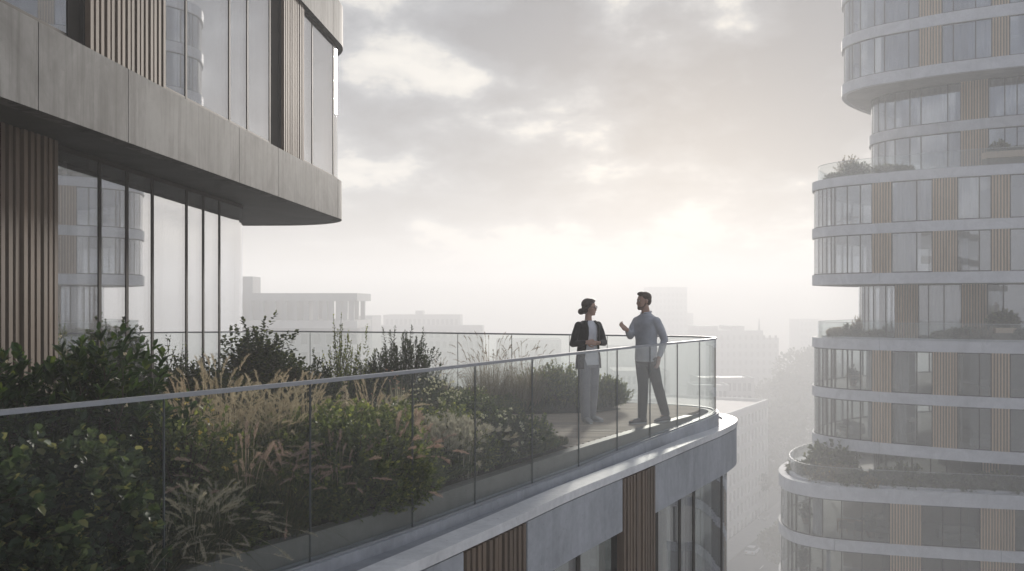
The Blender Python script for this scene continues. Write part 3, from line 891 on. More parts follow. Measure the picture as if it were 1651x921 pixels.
# glossy laurels against the timber slats
lau1 = sh('laurel_a', 11, .62, .6, 1.36, 190, 17, .105, .042, M['lf_laurel'], upright=.55, twig_len=.34, jag=.6)
lau2 = sh('laurel_b', 12, .72, .6, 1.46, 240, 17, .105, .042, M['lf_laurel'], upright=.55, twig_len=.34, jag=.6)
lau3 = sh('laurel_c', 13, .5, .5, 1.1, 150, 16, .095, .038, M['lf_laurel'], upright=.55, twig_len=.3)
plant('laurel_shrub', 20, 6.3, SOIL, 'glossy dark laurel shrub with cream flecks of painted sunlight at the left picture edge below the timber slats', 'shrub', lau1 + [('bloom_or_glint', blossoms_mesh('bl1', 1, .6, .58, 1.3, 16, .028, M['plume_cream'], False))], BED)  # cream bits stand in for leaves caught by the sun
plant('laurel_shrub', 138, 6.65, SOIL, 'tallest glossy laurel shrub with cream flecks of painted sunlight in front of the first wide glass pane', 'shrub', lau2 + [('bloom_or_glint', blossoms_mesh('bl2', 2, .68, .56, 1.38, 40, .028, M['plume_cream'], False))], BED)  # flecks here are painted sun glints on leaves, not flowers
plant('laurel_shrub', 238, 7.0, SOIL, 'lower glossy laurel shrub leaning right beside the tallest laurel', 'shrub', lau3 + [('bloom_or_glint', blossoms_mesh('bl3', 3, .45, .45, 1.05, 12, .03, M['yellow_flower'], False))], BED)  # yellow bits put in as painted sunlit leaf flecks
# broad leaved bushes right behind the near glass
br1 = sh('broad_a', 21, .66, .55, 1.08, 420, 14, .072, .058, M['lf_broad'], upright=.2, twig_len=.26)
br2 = sh('broad_b', 22, .6, .52, 1.0, 380, 14, .07, .056, M['lf_broad'], upright=.2, twig_len=.26)
br3 = sh('broad_c', 23, .54, .48, .78, 330, 13, .066, .052, M['lf_broad'], upright=.15, twig_len=.22)
plant('broadleaf_bush', 20, 4.95, SOIL - .1, 'dark broad-leaved bush pressed behind the leftmost glass pane', 'bush', br1, BED, x=-2.98)
plant('broadleaf_bush', 150, 5.55, SOIL - .1, 'dark broad-leaved bush with pale new leaves just left of the first glass joint', 'bush', br2, BED, x=-2.62)
plant('broadleaf_bush', 0, 4.15, SOIL - .12, 'dark broad-leaved bush in the bottom left picture corner', 'bush', br3, BED, x=-3.55, sc=1.1)
plant('broadleaf_bush', 120, 5.0, -.15, 'low broad-leaved bush at the foot of the glass below the pale new leaves', 'bush', br3, BED, rot=2, x=-2.52, sc=(.7, .7, .85))
plant('broadleaf_bush', 225, 6.1, -.05, 'small broad-leaved bush between the laurels and the cream fountain grass', 'bush', br3, BED, rot=4, x=-2.68, sc=.95)
yb = sh('yellow_b', 31, .46, .42, .92, 170, 13, .06, .03, M['lf_mid'], upright=.3)
plant('flowering_bush', 300, 6.75, SOIL, 'small bush dotted with yellow buds behind the second glass pane', 'bush', yb + [('bloom_or_glint', blossoms_mesh('bl4', 4, .46, .42, .92, 46, .034, M['yellow_flower'], False))], BED)
# grasses near the glass
ca = [('blades', grass_mesh('gb1', 41, 420, .10, .46, .75, .006, M['blade_dark'], .9)), ('plumes', plume_mesh('gp1', 42, 60, .09, .46, .72, M['plume_cream'], .12, .010, .8, 54, .35))]
plant('fountain_grass', 322, 6.02, -.02, 'arching fountain grass with cream plumes low behind the second glass pane', 'ornamental grass', ca, GR, x=-2.05)
plant('fountain_grass', 296, 5.75, -.12, 'smaller arching fountain grass with cream plumes beside the first glass joint', 'ornamental grass', ca, GR, rot=2.2, sc=.86, x=-2.2)
pk = [('blades', grass_mesh('gb2', 43, 460, .12, .62, .5, .006, M['blade'], .7)), ('plumes', plume_mesh('gp2', 44, 34, .11, .66, .42, M['plume_pink'], .13, .012, .5, 56, .1))]
plant('fountain_grass', 395, 6.7, SOIL, 'tall fountain grass with pink plumes in the middle of the second glass pane', 'ornamental grass', pk, GR)
plant('fountain_grass', 452, 6.75, -.05, 'dark green grass clump at the foot of the glass before the second joint', 'ornamental grass', [('blades', grass_mesh('gb3', 45, 520, .16, .5, .8, .007, M['blade_dark'], 1.0))], GR)
plant('fountain_grass', 352, 6.25, -.02, 'arching cream fountain grass between the cream and the tall pink clump', 'ornamental grass', ca, GR, rot=4.0, sc=.95)
plant('fountain_grass', 468, 6.95, .0, 'pink plumed fountain grass just left of the second glass joint', 'ornamental grass', pk, GR, rot=2.0, sc=(.9, .9, .85))
plant('fountain_grass', 540, 7.2, .0, 'pink plumed fountain grass just right of the second glass joint', 'ornamental grass', pk, GR, rot=3.5, sc=(.85, .85, .95))
plant('fountain_grass', 628, 7.75, .02, 'pink plumed fountain grass left of the third glass joint', 'ornamental grass', pk, GR, rot=5.2, sc=(.8, .8, 1.0))
gd = [('blades', grass_mesh('gb4', 46, 420, .16, .86, .38, .005, M['blade_gold'], .6)), ('plumes', plume_mesh('gp4', 47, 64, .15, .98, .36, M['plume_gold'], .17, .012, .5, 50, .18))]
plant('feather_grass', 352, 8.1, SOIL, 'golden feather grass standing highest behind the rail in front of the dark shrubs', 'ornamental grass', gd, GR, rot=.6, sc=1.04)
plant('feather_grass', 428, 8.0, SOIL, 'golden feather grass in the middle of the golden clump behind the rail', 'ornamental grass', gd, GR, rot=2.5, sc=(1, 1, .92))
plant('feather_grass', 492, 8.25, SOIL, 'golden feather grass at the right end of the golden clump crossing the second glass joint', 'ornamental grass', gd, GR, rot=4.0, sc=(.95, .95, .88))
plant('feather_grass', 300, 7.9, SOIL, 'thin golden feather grass at the left end of the golden clump beside the laurels', 'ornamental grass', gd, GR, rot=5.1, sc=(.7, .7, .86))
plant('feather_grass', 380, 7.5, SOIL, 'golden feather grass at the front of the golden clump near the yellow buds', 'ornamental grass', gd, GR, rot=1.2, sc=(.85, .85, .84))
plant('feather_grass', 452, 7.6, SOIL, 'golden feather grass at the front of the golden clump nearer the second joint', 'ornamental grass', gd, GR, rot=3.2, sc=(.85, .85, .86))
plant('feather_grass', 596, 9.0, SOIL, 'lone golden feather grass in the third pane beside the flower spike', 'ornamental grass', gd, GR, rot=0.2, sc=(.7, .7, .8))
# mid green shrubs in the third and fourth pane
mg1 = sh('mid_a', 51, .56, .5, .88, 460, 16, .05, .03, M['lf_mid'], upright=.75, twig_len=.25)
mg2 = sh('mid_b', 52, .52, .48, .78, 420, 16, .048, .029, M['lf_mid'], upright=.7, twig_len=.24)
plant('green_shrub', 480, 7.45, -.06, 'upright mid green shrub left of the second glass joint below the golden grass', 'shrub', mg1, BED, sc=(.92, .92, .8))
plant('green_shrub', 560, 7.5, -.02, 'upright mid green shrub filling the third glass pane', 'shrub', mg1, BED, rot=2)
plant('green_shrub', 628, 7.85, -.04, 'upright mid green shrub just left of the third glass joint', 'shrub', mg2, BED, rot=1)
plant('green_shrub', 452, 7.9, SOIL, 'mid green shrub below the golden clump in the second glass pane', 'shrub', mg2, BED, rot=.7, sc=(1, 1, .85))
plant('green_shrub', 600, 8.5, SOIL, 'mid green shrub behind the one filling the third pane', 'shrub', mg1, BED, rot=4.4, sc=(1, 1, .8))
plant('green_shrub', 566, 9.6, SOIL, 'pale mid green shrub beside the single flower spike', 'shrub', mg2, BED, rot=2.8, sc=(1.1, 1, .8))
plant('green_shrub', 400, 7.2, -.05, 'low mid green shrub around the tall pink fountain grass', 'shrub', mg2, BED, rot=3.9, sc=(1, .9, .6))
plant('green_shrub', 345, 6.5, -.05, 'low mid green shrub behind the cream fountain grass', 'shrub', mg2, BED, rot=1.9, sc=(.9, .9, .6))
plant('green_shrub', 520, 8.3, SOIL, 'small mid green shrub behind the golden grass and the second joint', 'shrub', mg2, BED, rot=5, sc=.9)
fg1 = sh('foot_a', 53, .42, .3, .5, 240, 14, .042, .024, M['lf_mid'], upright=.5, twig_len=.2)
fg2 = sh('foot_b', 54, .42, .3, .42, 240, 14, .04, .024, M['lf_dark'], upright=.4, twig_len=.18)
for q_, (y_, off_, ms_, lab_) in enumerate(((5.15, .42, fg2, 'low dark cushion plant at the foot of the glass under the broad-leaved bushes'), (6.45, .42, fg2, 'low dark cushion plant at the glass foot between the cream and pink fountain grasses'), (6.8, .4, fg1, 'low green cushion plant at the glass foot below the pink fountain grass'), (5.8, .4, fg2, 'low dark cushion plant at the glass foot below the cream fountain grass'), (7.45, .4, fg2, 'low dark cushion plant spilling over the edging right of the second joint'), (8.05, .4, fg1, 'low green cushion plant spilling over the edging in the third pane'), (9.25, .4, fg2, 'low dark cushion plant spilling over the edging in the fourth pane'), (10.0, .44, fg1, 'low green cushion plant spilling over the edging in the fifth pane'), (7.1, .44, fg1, 'low green cushion plant at the foot of the glass left of the second joint'),
        (7.75, .42, fg1, 'low green cushion plant at the foot of the glass right of the second joint'), (8.35, .42, fg2, 'low dark cushion plant at the foot of the glass below the pale pink grass'), (8.95, .42, fg1, 'low green cushion plant in front of the bunny tail grass'), (9.6, .42, fg2, 'low dark cushion plant in front of the white dotted shrub'))):
    k_ = min(range(len(RAIL.p) // 2), key=lambda i: abs(RAIL.p[i][1] - y_)); nn_ = RAIL.nrm(RAIL.c[k_])
    plant('cushion_plant', 0, RAIL.p[k_][1] - nn_[1] * off_, .02, lab_, 'plant', ms_, BED, rot=q_ * 1.3 + .5, x=RAIL.p[k_][0] - nn_[0] * off_, sc=(.85, .85, .9))
for q_, (y_, off_, ms_, lab_) in enumerate(((5.5, .95, mg2, 'mid green shrub rising between the broad-leaved bushes and the first glass joint'), (6.75, 1.0, mg2, 'mid green shrub tucked left of the pink fountain grass'), (7.3, .95, mg1, 'upright green shrub close to the glass at the second joint'), (8.2, .9, mg2, 'upright green shrub close to the glass in the middle of the third pane'))):
    k_ = min(range(len(RAIL.p) // 2), key=lambda i: abs(RAIL.p[i][1] - y_)); nn_ = RAIL.nrm(RAIL.c[k_])
    plant('green_shrub', 0, RAIL.p[k_][1] - nn_[1] * off_, .02, lab_, 'shrub', ms_, BED, rot=q_ * 1.9 + .2, x=RAIL.p[k_][0] - nn_[0] * off_, sc=(.9, .9, .85 if q_ < 4 else .6))
wh = sh('white_s', 61, .66, .55, .66, 420, 14, .048, .03, M['lf_olive'], upright=.35, twig_len=.2)
plant('flowering_shrub', 630, 9.2, SOIL, 'spreading pale green shrub with cream flower heads behind the third glass joint', 'shrub', wh + [('bloom_or_glint', blossoms_mesh('bl5', 5, .62, .5, .6, 80, .06, M['cream_flower']))], BED)
plant('flowering_shrub', 725, 9.75, SOIL, 'spreading pale green shrub with cream flower heads behind the bunny tail grass', 'shrub', wh + [('bloom_or_glint', blossoms_mesh('bl6', 6, .62, .5, .58, 60, .055, M['cream_flower']))], BED, rot=2, sc=(.95, .9, .85))
pp = [('blades', grass_mesh('gb5', 63, 330, .10, .44, .62, .006, M['blade'], .8)), ('plumes', plume_mesh('gp5', 64, 26, .08, .5, .42, M['plume_pink'], .15, .015, .4, 60, .05))]
plant('fountain_grass', 658, 8.5, SOIL, 'pale pink fountain grass beside the third glass joint among white blooms', 'ornamental grass', pp, GR)
bt = [('blades', grass_mesh('gb6', 65, 380, .2, .36, .6, .005, M['blade'], .7)), ('plumes', plume_mesh('gp6', 66, 130, .26, .46, .45, M['cream_flower'], .05, .02, .3, 26, .0))]
plant('bunny_tail_grass', 728, 8.95, .02, 'clump of bunny tail grass with many small cream heads in the fourth pane', 'ornamental grass', bt, GR, sc=1.05)
plant('bunny_tail_grass', 692, 8.9, .02, 'smaller clump of bunny tail grass right of the third glass joint', 'ornamental grass', bt, GR, rot=2, sc=(.8, .8, 1.0))
ds = sh('dark_s', 71, .5, .46, .56, 400, 15, .042, .027, M['lf_dark'], upright=.2, twig_len=.2)
plant('white_dotted_shrub', 800, 9.75, .03, 'dark green round shrub dotted with white blooms in the fifth pane', 'shrub', ds + [('bloom_or_glint', blossoms_mesh('bl7', 7, .46, .42, .55, 60, .042, M['white_flower'], False))], BED, sc=(1, 1, .95))
plant('white_dotted_shrub', 765, 10.5, .03, 'dark green shrub with a few white blooms behind the fourth glass joint', 'shrub', ds + [('bloom_or_glint', blossoms_mesh('bl8', 8, .46, .42, .53, 22, .03, M['white_flower'], False))], BED, rot=2)
plant('sedge_tuft', 868, 10.65, .03, 'small dark sedge tuft standing at the edge of the deck', 'ornamental grass', [('blades', grass_mesh('gb7', 72, 150, .07, .36, .5, .005, M['blade_dark'], .5))], GR)
plant('sedge_tuft', 845, 10.35, .03, 'lower green sedge tuft beside the dark sedge tuft', 'ornamental grass', [('blades', grass_mesh('gb8', 73, 220, .12, .24, .8, .005, M['blade'], .8))], GR)
# further row along the glass wall
bx = sh('box_a', 81, .58, .55, 1.38, 900, 16, .05, .034, M['lf_dark'], upright=.3, twig_len=.26, lump=.45, jag=.45)
plant('dark_shrub', 418, 12.0, SOIL, 'tall loose dark shrub before the grey columned building', 'shrub', bx, BED, sc=(1.25, 1.1, .93))
bx2 = sh('box_b', 82, .58, .5, 1.0, 520, 15, .045, .026, M['lf_dark'], upright=.35, twig_len=.24)
plant('dark_shrub', 312, 11.2, SOIL, 'dark shrub standing against the lower glass panes left of the tall loose shrub', 'shrub', bx2, BED)
plant('dark_shrub', 358, 10.7, SOIL, 'low dark shrub behind the golden grass in front of the tall loose shrub', 'shrub', bx2, BED, rot=2, sc=(1, 1, .86))
plant('dark_shrub', 488, 11.9, SOIL, 'low dark shrub right of the tall loose shrub', 'shrub', bx2, BED, rot=3.5, sc=(1, 1, .92))
plant('sparse_shrub', 276, 11.6, SOIL, 'thin sparse shrub reflected in the window beside the glass wall', 'shrub', sh('sparse_a', 83, .35, .3, 1.3, 60, 12, .04, .022, M['lf_dark'], upright=.7, twig_len=.4), BED)
ws = sh('wispy', 84, .52, .45, 1.42, 130, 46, .04, .016, M['lf_olive'], upright=1.1, twig_len=.8, lump=.55, jag=.7, spread=.6)
plant('wispy_shrub', 553, 12.5, SOIL, 'wispy upright shrub with long thin leafy shoots above the far rail', 'shrub', ws, BED)
plant('olive_shrub', 575, 12.3, SOIL, 'low olive shrub at the foot of the wispy upright shrub', 'shrub', sh('olive_b', 85, .6, .5, .84, 300, 14, .04, .02, M['lf_mid'], upright=.5), BED)
pn = sh('pine_a', 86, .62, .55, 1.22, 520, 30, .045, .013, M['lf_pine'], upright=.95, twig_len=.3, lump=.4)
plant('dwarf_pine', 655, 12.9, SOIL, 'dark dwarf pine with upright shoots left of the brown feather grass', 'shrub', pn, BED)
plant('dwarf_pine', 610, 12.4, SOIL, 'smaller dark dwarf pine between the wispy shrub and the large dwarf pine', 'shrub', pn, BED, rot=2.2, sc=(.8, .8, .78))
br = [('blades', grass_mesh('gb9', 87, 700, .3, .82, .42, .005, M['blade_gold'], .5)), ('plumes', plume_mesh('gp9', 88, 70, .28, 1.0, .4, M['plume_brown'], .12, .009, .5, 36, .15))]
plant('feather_grass', 788, 14.1, SOIL, 'wide feather grass with brown plumes before the far glass', 'ornamental grass', br, GR, sc=(1.05, 1, 1.06))
plant('feather_grass', 842, 14.3, SOIL, 'feather grass with brown plumes right of the widest one', 'ornamental grass', br, GR, rot=2.3, sc=(.9, .9, .92))
plant('feather_grass', 706, 14.2, SOIL, 'thin pale feather grass beside the large dwarf pine', 'ornamental grass', br, GR, rot=4, sc=(.7, .7, .72))
plant('daisy_clump', 700, 11.6, SOIL, 'clump of small white daisies behind the third glass joint', 'flowering plant', sh('daisy', 89, .5, .42, .66, 200, 13, .036, .018, M['lf_dark'], upright=.4) + [('bloom_or_glint', blossoms_mesh('bl9', 9, .5, .42, .68, 110, .034, M['white_flower']))], BED)
plant('daisy_clump', 752, 12.0, SOIL, 'second clump of small white daisies behind the fourth glass joint', 'flowering plant', sh('daisy2', 90, .45, .42, .56, 170, 13, .036, .018, M['lf_mid'], upright=.4) + [('bloom_or_glint', blossoms_mesh('bl10', 10, .45, .42, .58, 46, .024, M['white_flower']))], BED)
plant('silver_grass', 640, 10.9, SOIL, 'silvery grass fan in front of the large dwarf pine', 'ornamental grass', [('blades', grass_mesh('gb10', 91, 260, .1, .74, .5, .006, M['plume_cream'], .7))], GR)
plant('flowering_shrub', 632, 11.8, SOIL, 'low shrub with dusky pink blooms at the foot of the dwarf pines', 'shrub', sh('pinkf', 92, .4, .36, .7, 120, 12, .036, .02, M['lf_dark']) + [('bloom_or_glint', blossoms_mesh('bl11', 13, .4, .36, .74, 22, .035, M['pink_flower']))], BED)
sp = MB(); sp.tube([(0, 0, 0), (.01, 0, .4), (.0, .01, .78)], [.006, .006, .004], 5)
spk = sp.mesh('spike_stem'); spk.materials.append(M['stem'])
plant('flower_spike', 556, 8.75, SOIL, 'single pale grey flower spike standing above the green shrubs', 'flowering plant', [('stems', spk), ('bloom_or_glint', blossoms_mesh('bl12', 14, .03, .03, .86, 60, .035, M['plume_cream'], False, base=.45))], BED)
# low hedge behind the woman
lh = sh('low_h', 95, .56, .5, .62, 460, 15, .04, .022, M['lf_mid'], upright=.45, twig_len=.22)
lh2 = sh('low_h2', 96, .52, .48, .5, 420, 15, .04, .022, M['lf_olive'], upright=.45, twig_len=.2)
plant('low_shrub', 908, 14.6, SOIL, 'tall leafy low shrub left behind the woman at the deck edge', 'shrub', lh, BED, sc=(1, 1, 1.12))
plant('low_shrub', 958, 14.75, SOIL, 'leafy low shrub hidden behind the legs of the woman', 'shrub', lh2, BED)
plant('low_shrub', 985, 14.65, SOIL, 'rightmost leafy low shrub tapering down to the deck beside the woman', 'shrub', lh2, BED, rot=2, sc=(.62, .7, .9))
plant('low_shrub', 872, 14.9, SOIL, 'low shrub between the brown feather grass and the woman', 'shrub', lh, BED, rot=3, sc=(.9, .9, 1.0))
plant('low_shrub', 812, 13.9, .03, 'flat dark low shrub along the back edge of the path', 'shrub', lh, BED, rot=1, sc=(1.1, .6, .5))
plant('low_shrub', 745, 13.8, .03, 'flat dark low shrub at the foot of the brown feather grass', 'shrub', lh, BED, rot=2.6, sc=(1.1, .6, .6))
plant('low_shrub', 690, 13.1, .03, 'flat dark low shrub before the large dwarf pine', 'shrub', lh, BED, rot=4.6, sc=(1.1, .7, .7))
# ground cover
def cover(name, poly, seed, dens, hgt, w, mat, ymin=0, ymax=99, n_max=150000):
    g = np.random.default_rng(seed)
    xs = [p[0] for p in poly]; ys = [p[1] for p in poly]
    A = (max(xs) - min(xs)) * (max(ys) - min(ys)); n = int(min(n_max, A * dens))
    Q = g.uniform((min(xs), min(ys)), (max(xs), max(ys)), (n, 2))
    keep = np.array([inside(poly, q[0], q[1]) and ymin < q[1] < ymax and mnoise.noise(Vector((q[0] * 1.7, q[1] * 1.7, seed))) > -.35 for q in Q])
    Q = Q[keep]; n = len(Q)
    P = np.stack([Q[:, 0], Q[:, 1], np.full(n, .05)], 1)
    D = unit(np.stack([g.normal(0, .5, n), g.normal(0, .5, n), np.ones(n)], 1))
    V, F = leaf_verts(P, D, unit(g.normal(0, 1, (n, 3))), hgt * g.uniform(.5, 1.4, n), np.full(n, w), .1, .25)
    me = quick_mesh(name, V, F, mat); o = bpy.data.objects.new(name, me); COL.objects.link(o); o['kind'] = 'stuff'
    return o
cover('ground_cover', bedA, 3, 2600, .15, .03, M['lf_mid'], 0, 10.4)
cover('ground_cover', bedB, 4, 700, .14, .022, M['lf_dark'])
cover('grass', [p for p in bedA if p[1] > 9.2] , 6, 9000, .075, .006, M['blade'], 9.6, 12.8)
# ------------------------------------------------------------------ people
def voxel(mb, name, vox, smooth=2):
    me = mb.mesh(name); fixn(me)
    o = bpy.data.objects.new(name, me); COL.objects.link(o)
    md = o.modifiers.new('r', 'REMESH'); md.mode = 'VOXEL'; md.voxel_size = vox; md.use_smooth_shade = True
    if smooth:
        s = o.modifiers.new('s', 'SMOOTH'); s.factor = .5; s.iterations = smooth
    dg = bpy.context.evaluated_depsgraph_get()
    out = bpy.data.meshes.new_from_object(o.evaluated_get(dg))
    bpy.data.objects.remove(o); bpy.data.meshes.remove(me)
    out.name = name
    out.polygons.foreach_set('use_smooth', [True] * len(out.polygons))
    return out

def V3(*a): return Vector(a)

def add_hand(mb, wrist, d, palm_n, size=.185, curl=.5, thumb_side=1):
    """palm plus five bent fingers; d points from the wrist to the fingers, palm_n out of the palm"""
    d = d.normalized(); n = (palm_n - d * palm_n.dot(d)).normalized(); s = d.cross(n) * thumb_side   # s: towards the thumb
    pl = size * .5
    mb.loft([(wrist - d * .02, s * .026, n * .019), (wrist + d * .02, s * .031, n * .017), (wrist + d * pl * .6, s * .040, n * .015), (wrist + d * pl, s * .039, n * .012)], 14, 2.6)
    lens = [.078, .086, .080, .062]
    for i, L in enumerate(lens):
        o = wrist + d * (pl - .012) + s * (.030 - .020 * i)
        L *= size / .185
        dirs = []; a = 0
        P = [o]; 
        for k, fr in enumerate((.45, .32, .23)):
            a += curl * (.55 + .25 * k) * (1 + .12 * i)
            v = (d * math.cos(a) + n * math.sin(a)) + s * (.06 * (1.5 - i))
            P.append(P[-1] + v.normalized() * L * fr)
        mb.capsule([P[0] - d * .02, P[0], P[1], P[2], P[3]], [.0092, .0092, .0086, .0078, .0066], 9)
    t0 = wrist + d * pl * .25 + s * .026
    t1 = t0 + (s * .75 + d * .65 + n * .25).normalized() * .036; t2 = t1 + (d * .85 + s * .3 + n * .35).normalized() * .03; t3 = t2 + (d * .95 + n * .35).normalized() * .024
    mb.capsule([t0 - s * .012, t0, t1, t2, t3], [.013, .0125, .0105, .0095, .0075], 9)

def add_head(mb, c, f, up, s=1.0, jaw=1.0):
    """c: centre of the head, f: facing, up: crown"""
    f = f.normalized(); up = (up - f * up.dot(f)).normalized(); r = f.cross(up)
    m3 = Matrix((r, f, up)).transposed()
    mb.ellipsoid(c + up * .028 * s - f * .012 * s, (.074 * s, .094 * s, .088 * s), m3)
    mb.loft([(c - up * .118 * s + f * .052 * s, r * .022 * s * jaw, f * .02 * s), (c - up * .106 * s + f * .04 * s, r * .040 * s * jaw, f * .044 * s), (c - up * .075 * s + f * .03 * s, r * .054 * s * jaw, f * .058 * s),
             (c - up * .03 * s + f * .026 * s, r * .064 * s, f * .063 * s), (c + up * .02 * s + f * .02 * s, r * .068 * s, f * .066 * s), (c + up * .06 * s + f * .008 * s, r * .064 * s, f * .07 * s)], 18, 2.3)
    # nose, brow, lips, cheek bones, ears
    mb.loft([(c + up * .008 * s + f * .088 * s, r * .008 * s, up * .006 * s), (c - up * .018 * s + f * .100 * s, r * .012 * s, up * .009 * s), (c - up * .036 * s + f * .109 * s, r * .016 * s, up * .009 * s), (c - up * .044 * s + f * .088 * s, r * .014 * s, up * .007 * s)], 10)
    mb.capsule([c + up * .022 * s + f * .076 * s - r * .038 * s, c + up * .026 * s + f * .088 * s - r * .012 * s, c + up * .026 * s + f * .088 * s + r * .012 * s, c + up * .022 * s + f * .076 * s + r * .038 * s], .0085 * s, 8)
    mb.capsule([c - up * .064 * s + f * .083 * s - r * .02 * s, c - up * .062 * s + f * .093 * s, c - up * .064 * s + f * .083 * s + r * .02 * s], .0062 * s, 8)
    mb.capsule([c - up * .075 * s + f * .081 * s - r * .015 * s, c - up * .076 * s + f * .090 * s, c - up * .075 * s + f * .081 * s + r * .015 * s], .0068 * s, 8)
    mb.ellipsoid(c - up * .104 * s + f * .074 * s, (.018 * s, .015 * s, .014 * s), m3, 10, 6)
    for k in (-1, 1):
        mb.ellipsoid(c - up * .022 * s + f * .062 * s + r * k * .042 * s, (.016 * s, .018 * s, .014 * s), m3, 10, 6)
        mb.ellipsoid(c - up * .008 * s - f * .012 * s + r * k * .076 * s, (.008 * s, .02 * s, .031 * s), m3, 10, 8)
    return r, up, f

def eyes(parent, c, r, up, f, s, mat_w, mat_d):
    for k in (-1, 1):
        e = MB(); p = c + up * .004 * s + f * .076 * s + r * k * .031 * s
        e.ellipsoid(p, (.012, .012, .010), None, 10, 8); o = part('eye', e, mat_w, parent, fix=False)
        q = MB(); q.ellipsoid(p + f * .0085, (.006, .006, .006), None, 8, 6); part('iris', q, mat_d, o, fix=False)

M['skin'] = m_plain('skin', (.50, .31, .23), .55, var=.06, scale=14)
M['skin_m'] = m_plain('skin_tan', (.44, .27, .20), .55, var=.06, scale=14)
M['eye_w'] = m_plain('eye_white', (.7, .68, .65), .3, var=.02)
M['iris'] = m_plain('eye_iris', (.03, .022, .016), .2)
M['hair_w'] = m_plain('dark_brown_hair', (.045, .028, .02), .5, var=.4, scale=60, bump=.5, stretch=(1, 1, .3))
M['hair_m'] = m_plain('short_brown_hair', (.075, .048, .032), .6, var=.4, scale=70, bump=.6)
M['stubble'] = m_plain('stubble', (.17, .105, .075), .7, var=.3, scale=80)
M['blazer'] = m_cloth('black_blazer', (.018, .018, .02))
M['top'] = m_cloth('white_top', (.70, .70, .72))
M['slacks'] = m_cloth('grey_trousers', (.23, .23, .25))
M['shirt'] = m_cloth('blue_grey_shirt', (.50, .51, .54))
M['chino'] = m_cloth('dark_trousers', (.028, .028, .028))
M['shoe'] = m_plain('dark_shoe', (.06, .055, .06), .5)
M['shoe_l'] = m_plain('pale_shoe', (.35, .34, .34), .5)
M['sole'] = m_plain('shoe_sole', (.5, .5, .5), .6)
M['lens'] = m_plain('glasses_frame', (.02, .018, .016), .3)

def leg(mb, hip, knee, ankle, r0, r1, r2, grow=0.0):
    mb.capsule([hip, hip.lerp(knee, .5) + Vector((0, -.0, 0)), knee, knee.lerp(ankle, .35), ankle], [r0 + grow, (r0 + r1) / 2 + .004 + grow, r1 + grow, r1 * .98 + grow, r2 + grow], 16)

def foot(mb, heel, d, L=.26, r=.045, h=.075):
    d = d.normalized(); s = Vector((-d.y, d.x, 0))
    z = Vector((0, 0, 1))
    mb.loft([(heel - d * .035 + z * .035, s * .026, z * .03), (heel - d * .01 + z * .042, s * .036, z * .042), (heel + d * .07 + z * .042, s * .038, z * .042),
             (heel + d * .15 + z * .034, s * .046, z * .033), (heel + d * .20 + z * .026, s * .043, z * .025), (heel + d * .235 + z * .02, s * .026, z * .016)], 16, 2.6)

def shoes(o, feet, mat):
    for heel, d in feet:
        b = MB(); foot(b, heel, d); me = voxel(b, 'shoe', .006, 1)
        me.transform(Matrix.Translation(-o.location)); s = part_from_mesh('shoe', me, o, mat)
        q = MB(); dd = d.normalized(); sd_ = Vector((-dd.y, dd.x, 0)); pts = []
        for k in range(20):
            a = 2 * math.pi * k / 20; c, sn = math.cos(a), math.sin(a)
            w_ = .047 if c > 0 else .038
            p = heel + dd * (.1 + .14 * math.copysign(abs(c) ** .8, c)) + sd_ * w_ * math.copysign(abs(sn) ** .8, sn); pts.append((p.x, p.y))
        q.prism(pts, heel.z - .001, heel.z + .016); part('sole', q, M['sole'], s)

def put(o, mb, name, mat, vox=.008, sm=2, parent=None):
    me = voxel(mb, name, vox, sm); me.transform(Matrix.Translation(-o.location))
    return part_from_mesh(name, me, parent or o, mat)

Z0 = .003
# ---- man: steps towards the left, right hand raised while talking, left hand in his pocket
B = V3(1.86, 13.0, Z0)
man = thing('person', tuple(B), 'man in a blue grey shirt and dark trousers talking with one hand raised', 'person')
f = V3(-.78, -.62, 0).normalized(); lf = V3(-f.y, f.x, 0)         # lf: his left (picture right)
up = V3(0, 0, 1)
pel = B + V3(.015, 0, .93); ch = pel + V3(.0, 0, .36) - f * .0; nk = B + V3(.015, 0, 1.52)
shL = B + V3(.02, 0, 1.45) + lf * .19; shR = B + V3(.02, 0, 1.45) - lf * .19
elL = B + V3(.255, -.10, 1.16); wrL = B + V3(.165, -.185, .915)
elR = B + V3(-.20, .06, 1.21) ; wrR = B + V3(-.265, -.13, 1.30)
hipL = pel + lf * .085 - V3(0, 0, .03); hipR = pel - lf * .085 - V3(0, 0, .03)
anF = B + V3(-.05, -.06, .085); knF = B + V3(-.035, -.06, .52)          # front (his right) foot
anB = B + V3(.30, .10, .125); knB = B + V3(.17, .0, .53)             # trailing leg
head = B + V3(-.02, 0, 1.70); hf = V3(-1, -.28, -.03)
b = MB()
r_, u_, f_ = add_head(b, head, hf, V3(-.03, 0, 1), 1.02, 1.06)
b.capsule([nk - V3(0, 0, .06), nk + V3(-.01, 0, .05), head - V3(-.01, 0, .06)], [.064, .058, .056])
b.loft([(pel - up * .06, lf * .15, f * .10), (pel + up * .06, lf * .155, f * .105), (pel + up * .2, lf * .14, f * .10), (ch, lf * .16, f * .112), (ch + up * .10, lf * .16, f * .10), (ch + up * .17, lf * .09, f * .065), (nk, lf * .058, f * .053)], 20, 2.2)
for s_, e_, w_ in ((shL, elL, wrL), (shR, elR, wrR)):
    b.capsule([s_ - V3(0, 0, .035), s_.lerp(e_, .5), e_], [.036, .042, .036]); b.capsule([e_, e_.lerp(w_, .3), w_], [.037, .038, .026])
add_hand(b, wrR, V3(-.72, -.15, .55), V3(.25, -.75, .55), .185, .35, -1)
add_hand(b, wrL, V3(-.15, .05, -1), V3(-.7, .6, 0), .18, .3, 1)
leg(b, hipR, knF, anF, .082, .055, .04); leg(b, hipL, knB, anB, .082, .055, .04)
